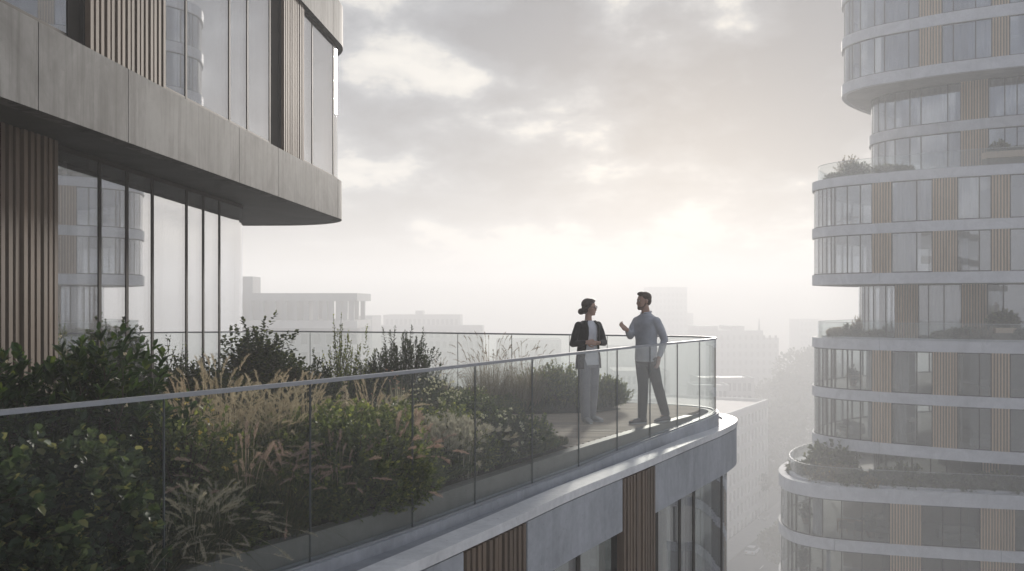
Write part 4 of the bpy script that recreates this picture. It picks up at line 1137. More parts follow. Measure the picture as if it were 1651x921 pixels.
b.capsule([anF - V3(0, 0, .04), anF + V3(-.1, -.05, -.05), anF + V3(-.16, -.08, -.055)], [.036, .03, .022]); b.capsule([anB - V3(0, 0, .03), anB + V3(-.06, -.03, -.07)], [.036, .03])
body = put(man, b, 'body', M['skin_m'], .0055, 1)
eyes(man, head, r_, u_, f_, 1.02, M['eye_w'], M['iris'])
# short hair and stubble beard
b = MB(); m3 = Matrix((r_, f_, u_)).transposed()
b.ellipsoid(head + u_ * .048 - f_ * .022, (.081, .097, .082), m3); b.ellipsoid(head + u_ * .1 + f_ * .03, (.06, .062, .032), m3); b.ellipsoid(head + u_ * .0 - f_ * .055, (.072, .058, .07), m3)
put(man, b, 'hair', M['hair_m'], .006, 1)
b = MB(); b.loft([(head - u_ * .126 + f_ * .056, r_ * .024, f_ * .026), (head - u_ * .108 + f_ * .044, r_ * .045, f_ * .05), (head - u_ * .085 + f_ * .034, r_ * .058, f_ * .0585), (head - u_ * .06 + f_ * .012, r_ * .063, f_ * .045), (head - u_ * .03 - f_ * .004, r_ * .067, f_ * .03)], 18, 2.3)
put(man, b, 'beard', M['stubble'], .006, 1)
# shirt, worn loose over the trousers
b = MB()
b.loft([(pel - up * .075, lf * .178, f * .128), (pel + up * .0, lf * .178, f * .126), (pel + up * .10, lf * .168, f * .122), (pel + up * .2, lf * .165, f * .12), (ch, lf * .178, f * .128), (ch + up * .1, lf * .205, f * .124), (ch + up * .155, lf * .205, f * .105), (ch + up * .195, lf * .155, f * .085), (ch + up * .22, lf * .10, f * .075), (nk + up * .012, lf * .066, f * .066)], 24, 2.2)
for s_, e_, w_ in ((shL, elL, wrL), (shR, elR, wrR)):
    we = e_.lerp(w_, .86)
    b.capsule([s_ + (pel - s_) * .04 - V3(0, 0, .012), s_.lerp(e_, .5), e_], [.066, .061, .053]); b.capsule([e_, e_.lerp(we, .5), we], [.053, .048, .040])
shirt = put(man, b, 'shirt', M['shirt'], .008, 8)
b = MB()
cpt = [nk + V3(0, 0, .02) + (lf * math.cos(a) * .068 + f * math.sin(a) * .07) + V3(0, 0, .012 * -math.sin(a)) for a in [R(x) for x in range(-250, 75, 12)]]
b.tube(cpt, .014, 8); put(man, b, 'collar', M['shirt'], .005, 1, shirt)
for i in range(6):
    b = MB(); p = pel + up * (.02 + .085 * i) + f * (.128 + (.004 if i > 2 else 0)); b.ellipsoid(p, (.006, .006, .006), None, 8, 6)
    part('button', b, M['sole'], shirt)
b = MB()
b.loft([(pel - up * .13, lf * .150, f * .115), (pel - up * .04, lf * .164, f * .118), (pel + up * .05, lf * .158, f * .112)], 20, 2.2)
leg(b, hipR, knF, anF - V3(0, 0, .02), .098, .074, .062); leg(b, hipL, knB, anB - V3(0, 0, .01), .098, .074, .062)
put(man, b, 'trousers', M['chino'], .008, 2)
shoes(man, [(V3(anF.x + .03, anF.y + .01, Z0), V3(-.92, -.38, 0)), (V3(anB.x + .035, anB.y + .0, Z0 + .004), V3(-.8, -.5, 0))], M['shoe'])

# ---- woman: stands facing him, both hands held together before her waist
B = V3(1.075, 13.1, Z0)
wom = thing('person', tuple(B), 'woman in a black blazer, white top and grey trousers with hair in a low bun', 'person')
f = V3(.5, -.86, 0).normalized(); lf = V3(-f.y, f.x, 0)
pel = B + V3(.0, 0, .90); ch = pel + V3(0, 0, .34); nk = B + V3(.0, 0, 1.44)
shL = B + V3(0, 0, 1.375) + lf * .172; shR = B + V3(0, 0, 1.375) - lf * .172
elL = B + V3(.225, .06, 1.11); elR = B + V3(-.225, -.10, 1.10)
wrL = B + V3(.135, -.165, 1.115); wrR = B + V3(-.045, -.225, 1.125)
hipL = pel + lf * .08 - V3(0, 0, .03); hipR = pel - lf * .08 - V3(0, 0, .03)
anL = B + V3(.05, .10, .085); knL = B + V3(.07, .03, .49); anR = B + V3(-.045, -.07, .085); knR = B + V3(-.055, -.08, .49)
head = B + V3(.015, 0, 1.61); hf = V3(1, -.32, -.02)
b = MB()
r_, u_, f_ = add_head(b, head, hf, V3(.03, 0, 1), .97, .9)
b.capsule([nk - V3(0, 0, .06), nk + V3(.0, 0, .05), head - V3(.0, 0, .06)], [.054, .047, .046])
b.loft([(pel - up * .06, lf * .155, f * .105), (pel + up * .04, lf * .150, f * .10), (pel + up * .18, lf * .118, f * .085), (ch, lf * .135, f * .105), (ch + up * .09, lf * .135, f * .088), (ch + up * .145, lf * .08, f * .06), (nk, lf * .048, f * .046)], 20, 2.2)
for s_, e_, w_ in ((shL, elL, wrL), (shR, elR, wrR)):
    b.capsule([s_ - V3(0, 0, .035), s_.lerp(e_, .5), e_], [.030, .034, .030]); b.capsule([e_, e_.lerp(w_, .3), w_], [.031, .032, .022])
add_hand(b, wrL, V3(-.9, -.25, .02), V3(.05, .7, .6), .17, .55, 1)
add_hand(b, wrR, V3(.9, -.05, .05), V3(-.1, .75, -.2), .17, .6, -1)
leg(b, hipL, knL, anL, .08, .05, .036); leg(b, hipR, knR, anR, .08, .05, .036)
for a_, d_ in ((anL, V3(.7, -.7, 0)), (anR, V3(.3, -.95, 0))):
    b.capsule([a_ - V3(0, 0, .04), a_ + d_ * .1 - V3(0, 0, .05), a_ + d_ * .15 - V3(0, 0, .056)], [.033, .028, .02])
put(wom, b, 'body', M['skin'], .0055, 1)
eyes(wom, head, r_, u_, f_, .97, M['eye_w'], M['iris'])
b = MB(); m3 = Matrix((r_, f_, u_)).transposed()
b.ellipsoid(head + u_ * .042 - f_ * .024, (.083, .097, .088), m3); b.ellipsoid(head + u_ * .09 + f_ * .025, (.062, .058, .034), m3)
b.ellipsoid(head - u_ * .02 - f_ * .05, (.078, .062, .078), m3)
b.ellipsoid(head - u_ * .062 - f_ * .118, (.05, .048, .046), m3); b.capsule([head - u_ * .04 - f_ * .06, head - u_ * .06 - f_ * .1], [.05, .042])
for k in (-1, 1): b.capsule([head + u_ * .085 + f_ * .05 + r_ * k * .03, head + u_ * .04 + f_ * .03 + r_ * k * .073, head - u_ * .02 - f_ * .02 + r_ * k * .079], [.018, .017, .02])
put(wom, b, 'hair', M['hair_w'], .006, 1)
b = MB()
for k in (-1, 1):
    c = head + u_ * .003 + f_ * .098 + r_ * k * .031
    ring = [c + r_ * .025 * math.cos(a) + u_ * .019 * math.sin(a) - f_ * .012 * (math.cos(a) * k) for a in [R(x) for x in range(0, 361, 20)]]
    b.tube(ring, .0026, 6); b.tube([c + r_ * k * .025 - f_ * .012, head + u_ * .008 + f_ * .0 + r_ * k * .079], .0024, 6)
b.tube([head + u_ * .008 + f_ * .102 - r_ * .007, head + u_ * .008 + f_ * .102 + r_ * .007], .0024, 6)
part('glasses', b, M['lens'], wom)
b = MB()
b.loft([(pel - up * .10, lf * .166, f * .118), (pel + up * .04, lf * .158, f * .114), (pel + up * .18, lf * .13, f * .104), (ch, lf * .144, f * .118), (ch + up * .1, lf * .15, f * .105), (ch + up * .155, lf * .10, f * .08), (nk - up * .015, lf * .066, f * .062)], 22, 2.2)
put(wom, b, 'top', M['top'], .008, 2)
# open blazer: a shell round the back and sides with lapel edges standing off the front
b = MB()
lev = [(pel - up * .15, .200, .150, 46), (pel - up * .02, .192, .145, 45), (pel + up * .10, .174, .134, 40), (pel + up * .2, .162, .126, 36), (ch, .176, .138, 31), (ch + up * .09, .188, .126, 30), (ch + up * .135, .18, .108, 33), (ch + up * .165, .13, .09, 38), (ch + up * .185, .088, .078, 42)]
outer = []; inner = []; n = 28
for c, rx_, ry_, gap in lev:
    for store, th in ((outer, 0.0), (inner, .014)):
        row = []
        for k in range(n + 1):
            a = R(90 + gap + (360 - 2 * gap) * k / n)
            row.append(c + lf * (rx_ - th) * math.cos(a) + f * (ry_ - th) * math.sin(a))
        store.append(row)
vs = []; fs = []
for store in (outer, inner):
    for row in store: vs += row
w1 = n + 1; L1 = len(lev); o2 = L1 * w1
for i in range(L1 - 1):
    for k in range(n):
        fs.append((i * w1 + k, i * w1 + k + 1, (i + 1) * w1 + k + 1, (i + 1) * w1 + k))
        fs.append((o2 + i * w1 + k, o2 + (i + 1) * w1 + k, o2 + (i + 1) * w1 + k + 1, o2 + i * w1 + k + 1))
    for k in (0, n):
        fs.append((i * w1 + k, (i + 1) * w1 + k, o2 + (i + 1) * w1 + k, o2 + i * w1 + k))
for i in (0, L1 - 1):
    for k in range(n): fs.append((i * w1 + k, o2 + i * w1 + k, o2 + i * w1 + k + 1, i * w1 + k + 1))
b.add(vs, fs, True)
for s_, e_, w_ in ((shL, elL, wrL), (shR, elR, wrR)):
    we = e_.lerp(w_, .88)
    b.capsule([s_ + (pel - s_) * .04, s_.lerp(e_, .5), e_], [.058, .054, .048]); b.capsule([e_, e_.lerp(we, .5), we], [.049, .044, .037])
blz = put(wom, b, 'blazer', M['blazer'], .0075, 3)
b = MB()
for k, sg in ((0, 1), (n, -1)):
    pts = [outer[i][k] + f * .008 for i in range(3, L1)]
    b.tube(pts, [.006, .012, .019, .019, .015, .01][:len(pts)], 8)
put(wom, b, 'lapel', M['blazer'], .006, 1, blz)
b = MB()
b.loft([(pel - up * .14, lf * .15, f * .11), (pel - up * .05, lf * .160, f * .112), (pel + up * .06, lf * .148, f * .106)], 20, 2.2)
leg(b, hipL, knL, anL - V3(0, 0, .025), .096, .076, .066); leg(b, hipR, knR, anR - V3(0, 0, .025), .096, .076, .066)
put(wom, b, 'trousers', M['slacks'], .008, 2)
shoes(wom, [(V3(anL.x - .02, anL.y + .02, Z0), V3(.7, -.7, 0)), (V3(anR.x - .01, anR.y + .03, Z0), V3(.3, -.95, 0))], M['shoe_l'])
# ------------------------------------------------------------------ tower on the right
P0c = [(46, 79), (40, 79), (34, 77.6), (28.5, 74.6), (24.6, 71), (22.1, 67.6), (21.25, 65.0), (21.95, 62.9), (23.8, 61.05), (26.5, 59.0), (31.1, 56.6), (36, 55.0), (42, 53.8), (48, 53.2)]
TP = Path(smooth_path(P0c, .45))
TU = TP.shift(2.45, 1.0); TM = TP.shift(5.05, 2.6); TN = TP.shift(3.85, 1.8); TQ = TP.shift(5.2, 2.6)
TG = Path(smooth_path([(46, 79), (38, 79), (31, 77), (25, 73.6), (21, 69.6), (19.2, 66.4), (18.55, 63.6), (18.75, 61.6), (19.9, 60.2), (21.7, 59.3), (23.8, 58.6), (27, 57.7), (31.2, 56.7), (36, 55.4), (42, 54.2), (48, 53.4)], .45))
tow = thing('apartment_tower', (34, 66, -45), 'pale curved apartment tower with set-back storeys, timber slat bays and roof gardens', 'tower')
def tslab(path, z0, z1, soffit=False, o=.12):
    p = path.off(o)
    m = MB(); m.prism(list(p.off(-.3).p), z0 + .03, z1 - .02); part('floor_slab', m, M['tower_soffit'], tow)
    # edge band in lengths with open joints
    L = p.L; n = 7; s = [L * k / n + (.9 if 0 < k < n else 0) for k in range(n + 1)]
    m = MB()
    for a, b in zip(s, s[1:]): m.band(p.sub(a + .012, b - .012), -.32, 0, z0, z1)
    part('slab_edge', m, M['tower_concrete'], tow)
def tfloor(path, z0, z1, slats, cuts, sheer=(), grey=(), glass='win_tower'):
    """one storey: slat bays and windows placed by the picture columns they stand on"""
    H = path.hit
    bays = sorted((H(a), H(b)) for a, b in slats)
    for a, b in bays:
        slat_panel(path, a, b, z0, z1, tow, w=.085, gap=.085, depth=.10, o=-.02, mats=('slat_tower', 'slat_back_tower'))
    edges = [8.0] + [x for ab in bays for x in ab] + [path.L - .5]
    cs = sorted(H(c) for c in cuts if H(c))
    for i in range(0, len(edges), 2):
        a, b = edges[i], edges[i + 1]
        inner_ = [c for c in cs if a + .3 < c < b - .3]
        if i == 0:
            x = 8.0; more = []
            while x < (inner_[0] if inner_ else b) - 1.3: x += 1.6; more.append(x)
            inner_ = [q for q in more if not inner_ or q < inner_[0] - .5] + inner_
        elif i + 2 >= len(edges):
            x = (inner_[-1] if inner_ else a)
            while x + 2.2 < b - .8: x += 2.0; inner_.append(x)
        glazing(path, [a] + inner_ + [b], z0, z1, tow, glass=glass, mul=.07, dep=.12, head=.07)
    for a, b in sheer: curtain(path, H(a), H(b), z0 + .05, z1 - .05, tow, o=-.4, mat='curtain', amp=.05, wave=.3)
    for a, b in grey: curtain(path, H(a), H(b), z0 + .05, z1 - .05, tow, o=-.4, mat='curtain_grey', amp=.05, wave=.3)
S_A = [(1406, 1438), (1503, 1544), (1598, 1629)]; C_A = [1320, 1326, 1333, 1340, 1346, 1366, 1387, 1478, 1579]
S_U = [(1482, 1519), (1599, 1628)]; C_U = [1369, 1374, 1387, 1410, 1426, 1465, 1537, 1573]
S_M = [(1549, 1594)]; C_M = [1416, 1427, 1443, 1467, 1485, 1528, 1620, 1640]
S_N = [(1443, 1481), (1550, 1592)]; C_N = [1394, 1400, 1408, 1428, 1497, 1522, 1618]
S_G = [(1434, 1486), (1580, 1637)]; C_G = [1270, 1276, 1283, 1305, 1326, 1357, 1390, 1520, 1549]
zA = [(9.52, 10.13), (6.2, 6.86), (2.9, 3.61)]; zD = [(-1.44, -.75), (-4.82, -4.15), (-8.2, -7.46)]
for z0, z1 in zA + zD: tslab(TP, z0, z1)
for z0, z1 in ((16.5, 17.25), (19.76, 20.5), (22.98, 23.7)) : tslab(TU, z0, z1)
tslab(TM, 13.2, 13.9)
tslab(TG, -14.2, -13.5); 
for k in range(9): tslab(TG, -17.7 - 3.45 * k, -17.0 - 3.45 * k)
# planted set-back at G: coping, sunken terrace floor
m = MB(); m.prism(list(TG.off(-.4).p), -11.0, -10.75); part('terrace_slab', m, M['tower_soffit'], tow)
m = MB(); m.band(TG.off(.12).sub(0, TG.L), -.5, 0, -10.95, -10.1); part('parapet', m, M['tower_concrete'], tow)
m = MB(); m.band(TG.off(-.55).sub(0, TG.L), -.3, 0, -10.74, -9.98); part('planter_edge', m, M['tower_concrete'], tow)
for pth, z in ((TP, 10.13), (TP, -.75)):
    m = MB(); m.band(pth.off(-.55).sub(0, pth.L), -.2, 0, z - .03, z + .12); part('planter_edge', m, M['tower_concrete'], tow)
for z0, z1 in ((20.5, 22.98), (17.25, 19.76)):
    tfloor(TU, z0, z1, S_U, C_U, sheer=[(1376, 1386), (1412, 1424), (1428, 1463)] if z0 > 20 else [(1378, 1385), (1428, 1462), (1582, 1596)], grey=[(1521, 1596)] if z0 > 20 else [(1521, 1571)])
tfloor(TM, 13.9, 16.5, S_M, C_M, sheer=[(1445, 1466), (1470, 1526)], grey=[(1530, 1546), (1597, 1638)])
tfloor(TM, 10.1, 13.2, S_M, C_M, sheer=[(1430, 1442), (1487, 1520)], grey=[(1529, 1547)])
tfloor(TP, 6.86, 9.52, S_A, C_A, grey=[(1440, 1500), (1546, 1577)])
tfloor(TP, 3.61, 6.2, S_A, C_A, sheer=[(1393, 1400)], grey=[(1442, 1476), (1548, 1560)])
tfloor(TN, -.75, 2.9, S_N, C_N, sheer=[(1410, 1426), (1484, 1496)], grey=[(1499, 1548)])
tfloor(TP, -4.15, -1.44, S_A, C_A, sheer=[(1440, 1463), (1393, 1405), (1547, 1552)], glass='win_clear')
tfloor(TP, -7.46, -4.82, S_A, C_A, sheer=[(1440, 1459), (1395, 1405), (1547, 1551)], glass='win_clear')
tfloor(TQ, -10.75, -8.2, [(1583, 1612)], [1416, 1428, 1470, 1500, 1526, 1550, 1630], glass='win_clear')
tfloor(TG, -13.5, -10.95, S_G, C_G, grey=[(1306, 1322)], glass='win_clear')
tfloor(TG, -17.0, -14.2, S_G, C_G, grey=[(1330, 1338)], glass='win_clear')
for k in range(9):
    zt = -17.7 - 3.45 * k; m = MB(); m.prism(list(TG.off(-.03).p), max(-45, zt - 2.75), zt); part('lower_glazing', m, M['win_tower'], tow)
# core and partitions
m = MB(); m.box((40, 67.5, -10.75), (14, 9, 68.3)); part('core', m, M['core'], tow)
for z0, z1, pth, pxs in ((6.86, 9.52, TP, (1420, 1524, 1613)), (3.61, 6.2, TP, (1420, 1524, 1613)), (-4.15, -1.44, TP, (1420, 1524, 1613)), (-7.46, -4.82, TP, (1420, 1524, 1613)), (-.75, 2.9, TN, (1462, 1570)),
                         (-13.5, -10.95, TG, (1460, 1608)), (-17.0, -14.2, TG, (1460, 1608)), (17.25, 19.76, TU, (1500, 1613)), (20.5, 22.98, TU, (1500, 1613)), (10.13, 13.2, TM, (1570,)), (13.9, 16.5, TM, (1570,))):
    for px in pxs:
        s = pth.hit(px); p = pth.at(s); nn = pth.nrm(s); L = 6.2
        m = MB(); m.box((p[0] - nn[0] * (.5 + L / 2), p[1] - nn[1] * (.5 + L / 2), (z0 + z1) / 2), (L, .2, z1 - z0 - .1), math.atan2(nn[1], nn[0])); part('partition', m, M['wall_in'], tow)
    bk = pth.off(-6.8)
    s0_, s1_ = bk.hit(1425), bk.L - .5
    if s0_: 
        m = MB(); m.band(bk.sub(s0_, s1_), -.1, .1, z0 + .02, z1 - .03); part('inner_wall', m, M['wall_warm'] if z0 < 8 else M['wall_in'], tow)
# balustrades of the roof gardens
for nm, pth, z0, lab in (('A', TP.off(-.28), 10.13, 'clear glass balustrade round the upper roof garden of the tower'),
                         ('D', TP.off(-.28), -.75, 'clear glass balustrade round the middle roof garden of the tower'),
                         ('G', TG.off(-.62), -10.1, 'clear glass balustrade with bright rail round the lowest roof garden of the tower')):
    o = thing('glass_balustrade', (pth.at(pth.hit(1420))[0], pth.at(pth.hit(1420))[1], z0), lab, 'balustrade', 'roof garden balustrades of the tower')
    s = 2.0; 
    while s < pth.L - 3:
        m = MB(); m.band(pth.sub(s + .01, s + 2.5 - .01), -.01, .01, z0, z0 + 1.08); part('glass_pane', m, M['balu_tower'], o); s += 2.5
    m = MB(); m.band(pth.sub(2.0, pth.L - 3), -.016, .016, z0 + 1.08, z0 + 1.105); part('handrail', m, M['alu'], o)

# curved timber planters on the roof gardens
def trough(px0, px1, pth, off, z, h, lab):
    q = pth.off(-off); a = q.hit(px0)
    b = q.hit(px1)
    pts = q.sub(a, b); c = pts[len(pts) // 2]
    o = thing('curved_planter', (c[0], c[1], z), lab, 'planter', 'curved timber planters on the tower')
    m = MB()
    n = len(pts); prof = [min(1, (1 - abs(2 * i / (n - 1) - 1)) * 3.2) ** .5 for i in range(n)]
    m.band(pts, [-.3 * k - .02 for k in prof], [.35 * k + .02 for k in prof], z, z + h * .62); part('belly', m, M['slat_back_tower'], o)
    m = MB(); m.band(pts, [-.5 * k - .03 for k in prof], [.6 * k + .03 for k in prof], z + h * .62, z + h); part('rim', m, M['slat_tower'], o)
    return o
TMo = TP
trough(1583, 1690, TP, 1.9, 10.13, 1.05, 'long curved timber planter at the right end of the upper roof garden')
trough(1600, 1640, TP, 1.6, -.75, .85, 'short curved timber planter in the middle roof garden beside the picture edge')

# plants on the tower: shared meshes, each plant its own object
M['lf_far'] = m_leaf('garden_leaf', [(0, (.03, .045, .025)), (.6, (.055, .075, .038)), (1, (.10, .11, .06))], .6, .35)
M['lf_far2'] = m_leaf('dry_garden_leaf', [(0, (.09, .075, .05)), (.6, (.15, .12, .085)), (1, (.22, .18, .13))], .6, .4)
md1 = sh('garden_a', 201, .9, .9, 1.0, 200, 10, .16, .10, M['lf_far'], upright=.35, twig_len=.4)
md2 = sh('garden_b', 202, 1.0, .9, .8, 200, 10, .15, .09, M['lf_far'], upright=.3, twig_len=.4)
tr1 = sh('garden_tree', 203, .8, .8, 1.9, 130, 12, .13, .07, M['lf_far2'], upright=.5, twig_len=.5, base=.7, lump=.6)
dry = sh('garden_dry', 204, 1.0, .8, .6, 180, 10, .14, .06, M['lf_far2'], upright=.5, twig_len=.35)
def garden(px, pth, off, z, parts, lab, sc, cat='shrub', nm='garden_shrub', rot=0.0):
    q = pth.off(-off); s = q.hit(px)
    if s is None: s = q.L * .45
    p = q.at(s)
    o = thing(nm, (p[0], p[1], z), lab, cat, 'plants in the roof gardens of the tower'); o.scale = sc if hasattr(sc, '__len__') else (sc,) * 3; o.rotation_euler = (0, 0, rot)
    for n_, me in parts: 
        if me: part_from_mesh(n_, me, o)
garden(1360, TP, 2.0, 10.15, tr1, 'airy little tree at the left end of the upper roof garden', (1.05, 1.05, 1.1), 'tree', 'garden_tree')
garden(1380, TP, 1.5, 10.15, md1, 'rounded shrub right of the airy little tree in the upper roof garden', (1.15, 1.1, 1.15), rot=1)
garden(1347, TP, 1.3, 10.15, md2, 'low shrub at the left tip of the upper roof garden', (1.0, 1.0, .75), rot=2)
garden(1432, TP, 1.4, 10.15, md2, 'wide low shrub under the windows of the upper roof garden', (1.5, 1.0, .95), rot=.4)
garden(1458, TP, 1.3, 10.15, md1, 'small low shrub ending the row in the upper roof garden', (.8, .8, .6), rot=3)
garden(1612, TP, 2.0, 11.0, md1, 'dark shrub growing from the long curved timber planter', (.95, .8, .95), rot=4)
garden(1640, TP, 2.0, 11.0, md2, 'lower shrub at the right of the dark shrub in the long planter', (.9, .8, .7), rot=5)
garden(1350, TP, 1.2, -.72, dry, 'dry pale shrub at the left tip of the middle roof garden', (1.2, 1.0, 1.2), rot=1)
garden(1372, TP, 1.6, -.72, md1, 'rounded shrub near the left tip of the middle roof garden', (.95, .95, .95), rot=2)
garden(1383, TP, 1.9, -.72, tr1, 'small thin tree near the left tip of the middle roof garden', (.5, .5, .75), 'tree', 'garden_tree', 1)
garden(1408, TP, 1.4, -.72, md2, 'low shrub between the thin tree and the middle windows', (1.0, 1.0, .8), rot=3)
garden(1520, TP, 1.4, -.72, md2, 'leftmost low shrub before the slats of the middle roof garden', (1.1, 1.0, .8), rot=4)
garden(1550, TP, 1.3, -.72, md1, 'medium shrub before the slats of the middle roof garden', (1.2, 1.0, .9), rot=5)
garden(1580, TP, 1.3, -.72, dry, 'dry shrub left of the short curved planter', (1.2, 1.0, 1.5), rot=6)
garden(1618, TP, 2.1, -.1, md1, 'dark tall shrub behind the short curved planter', (1.25, 1.1, 1.35), rot=.6)
garden(1648, TP, 1.3, -.72, md1, 'shrub right of the short curved planter at the picture edge', (.9, .9, .8), rot=1.6)
gz = -10.2
garden(1345, TG, 3.4, gz, md1, 'largest round shrub in the lowest roof garden', (2.13, 1.79, 2.84), rot=.3)
garden(1312, TG, 2.6, gz, md1, 'smaller round shrub left of the largest in the lowest roof garden', (.95, .95, 1.35), rot=1.2)
garden(1300, TG, 1.7, gz, md2, 'low mat of leaves at the left curve of the lowest roof garden', (1.68, 1.34, 1.20), rot=2.2)
garden(1345, TG, 1.6, gz, dry, 'pale tufted shrub at the front of the lowest roof garden', (1.79, 1.34, 2.09), rot=3.2)
garden(1375, TG, 1.5, gz, md2, 'green cushion shrub right of the pale tufted one', (1.68, 1.23, 1.35), rot=.7)
garden(1402, TG, 1.4, gz, dry, 'pale flat grass cushion in the middle of the lowest roof garden', (1.68, 1.12, 1.26), rot=4.4)
garden(1428, TG, 1.7, gz, md2, 'wide green cushion shrub in the lowest roof garden', (1.68, 1.34, 1.49), rot=5.1)
garden(1462, TG, 1.5, gz, md1, 'dark rounded shrub above the left slat bay of the lowest roof garden', (1.46, 1.12, 1.64), rot=1.9)
garden(1495, TG, 1.4, gz, md2, 'dark low shrub right of the left slat bay in the lowest roof garden', (1.34, 1.12, 1.26), rot=2.9)
garden(1522, TG, 1.4, gz, md1, 'small dark shrub between the slat bays in the lowest roof garden', (1.12, 1.01, 1.13), rot=3.3)
garden(1556, TG, 1.5, gz, md2, 'dark shrub left of the right slat bay in the lowest roof garden', (1.46, 1.12, 1.35), rot=4.1)
garden(1598, TG, 1.5, gz, md1, 'dark shrub above the right slat bay in the lowest roof garden', (1.57, 1.12, 1.35), rot=5.6)
garden(1638, TG, 1.5, gz, md2, 'dark shrub at the right picture edge of the lowest roof garden', (1.46, 1.12, 1.41), rot=.9)

# furniture seen through the windows
M['sofa'] = m_cloth('sofa_fabric', (.34, .32, .29)); M['oak'] = m_wood('oak_furniture', (.34, .22, .13)); M['terracotta'] = m_plain('terracotta_pot', (.34, .18, .12), .8)
M['dark_f'] = m_cloth('dark_upholstery', (.06, .06, .065)); M['shade'] = m_cloth('lamp_shade', (.65, .6, .5))
def at_px(pth, px, off): 
    
    q = pth.off(-off)
    while q.hit(px) is None: px += 2
    s = q.hit(px); t = q.tan(s); return q.at(s), math.atan2(t[1], t[0])
def local(o, a):
    m3 = Matrix.Rotation(a, 3, 'Z'); c = Vector(o)
    return lambda x, y, z: tuple(c + m3 @ Vector((x, y, z))), a
def sofa(pth, px, off, z, lab, mat='sofa', w=2.1):
    (x, y), a = at_px(pth, px, off); o = thing('sofa', (x, y, z), lab, 'sofa', 'sofas in the tower rooms'); L, _ = local((x, y, z), a)
    b = MB(); b.box(L(0, 0, .22), (w, .85, .2), a); part('base', b, M[mat], o)
    for sx in (-.5, .5):
        b = MB(); b.box(L(sx * (w * .46), -.05, .4), (w * .45, .68, .16), a); part('seat_cushion', b, M[mat], o)
    b = MB(); b.box(L(0, .36, .58), (w, .2, .5), a); part('backrest', b, M[mat], o)
    for sx in (-1, 1):
        b = MB(); b.box(L(sx * (w / 2 + .09), 0, .36), (.18, .88, .46), a); part('armrest', b, M[mat], o)
        for sy in (-1, 1): b = MB(); b.box(L(sx * (w / 2 - .1), sy * .33, .06), (.05, .05, .12), a); part('leg', b, M['oak'], o)
def table(pth, px, off, z, lab, w=1.8):
    (x, y), a = at_px(pth, px, off); o = thing('table', (x, y, z), lab, 'table', 'tables in the tower rooms'); L, _ = local((x, y, z), a)
    b = MB(); b.box(L(0, 0, .73), (w, .85, .04), a); part('tabletop', b, M['oak'], o)
    for sx in (-1, 1):
        for sy in (-1, 1): b = MB(); b.box(L(sx * (w / 2 - .08), sy * .36, .355), (.06, .06, .71), a); part('leg', b, M['oak'], o)
def chair(pth, px, off, z, lab, mat='dark_f', dz=0.0):
    (x, y), a = at_px(pth, px, off); a += dz; o = thing('chair', (x, y, z), lab, 'chair', 'chairs in the tower rooms'); L, _ = local((x, y, z), a)
    b = MB(); b.box(L(0, 0, .46), (.48, .46, .07), a); part('seat', b, M[mat], o)
    b = MB(); b.box(L(0, .22, .74), (.46, .06, .46), a); part('backrest', b, M[mat], o)
    for sx in (-1, 1):
        for sy in (-1, 1): b = MB(); b.tube([L(sx * .2, sy * .19, .43), L(sx * .23, sy * .22, 0)], .018, 6); part('leg', b, M['oak'], o)
def pot(pth, px, off, z, lab, h=1.5, seed=1):
    (x, y), a = at_px(pth, px, off); o = thing('potted_plant', (x, y, z), lab, 'potted plant', 'potted plants in the tower rooms')
    b = MB(); b.tube([(x, y, z), (x, y, z + .38), (x, y, z + .42)], [.18, .26, .27], 14); part('pot', b, M['terracotta'], o)
    f_, s_ = shrub_mesh('indoor_leaf', seed, .5, .5, h, 70, 9, .2, .1, M['lf_far'], upright=.6, twig_len=.5, base=.45, stem_mat=M['stem'])
    part_from_mesh('foliage', f_, o); part_from_mesh('stems', s_, o)
def lamp(pth, px, off, z, lab):
    (x, y), a = at_px(pth, px, off); o = thing('floor_lamp', (x, y, z), lab, 'lamp', 'floor lamps in the tower rooms')
    b = MB(); b.tube([(x, y, z), (x, y, z + .03)], .16, 14); b.tube([(x, y, z + .03), (x, y, z + 1.4)], .014, 6); part('stand', b, M['frame'], o)
    b = MB(); b.tube([(x, y, z + 1.3), (x, y, z + 1.6)], [.22, .15], 16); part('lamp_shade', b, M['shade'], o)
zH = -13.5; zI = -17.0
pot(TG, 1299, 1.6, zH, 'round potted plant in a terracotta pot at the curved corner window under the lowest garden', 1.5, 5)
table(TG, 1372, 2.4, zH, 'dining table behind the wide windows under the lowest garden')
chair(TG, 1360, 1.5, zH, 'dark chair left at the dining table under the lowest garden', dz=math.pi)
chair(TG, 1384, 1.5, zH, 'dark chair right at the dining table under the lowest garden', dz=math.pi)
sofa(TG, 1412, 2.6, zH, 'dark sofa right of the dining table under the lowest garden', 'dark_f')
pot(TG, 1404, 1.2, zH, 'leafy potted plant beside the dark sofa under the lowest garden', 1.7, 6)
sofa(TG, 1545, 2.0, zH, 'pale sofa between the two slat bays under the lowest garden')
lamp(TG, 1420, 1.3, zH, 'floor lamp beside the left slat bay under the lowest garden')
pot(TG, 1294, 1.5, zI, 'tall potted plant at the curved corner window at the bottom of the picture', 2.0, 7)
chair(TG, 1318, 1.7, zI, 'pale armchair near the curved corner at the bottom of the picture', 'sofa')
table(TG, 1372, 2.2, zI, 'wooden table in the bottom storey left of the slats', 1.5)
sofa(TP, 1372, 2.4, -7.46, 'pale sofa by the corner window two storeys under the middle garden')
chair(TP, 1356, 2.0, -7.46, 'dark chair beside the pale corner sofa', dz=.7)
pot(TP, 1358, 2.6, -4.15, 'potted plant by the corner window just under the middle garden', 1.4, 8)
table(TP, 1380, 2.8, -4.15, 'small dining table by the corner window just under the middle garden', 1.3)
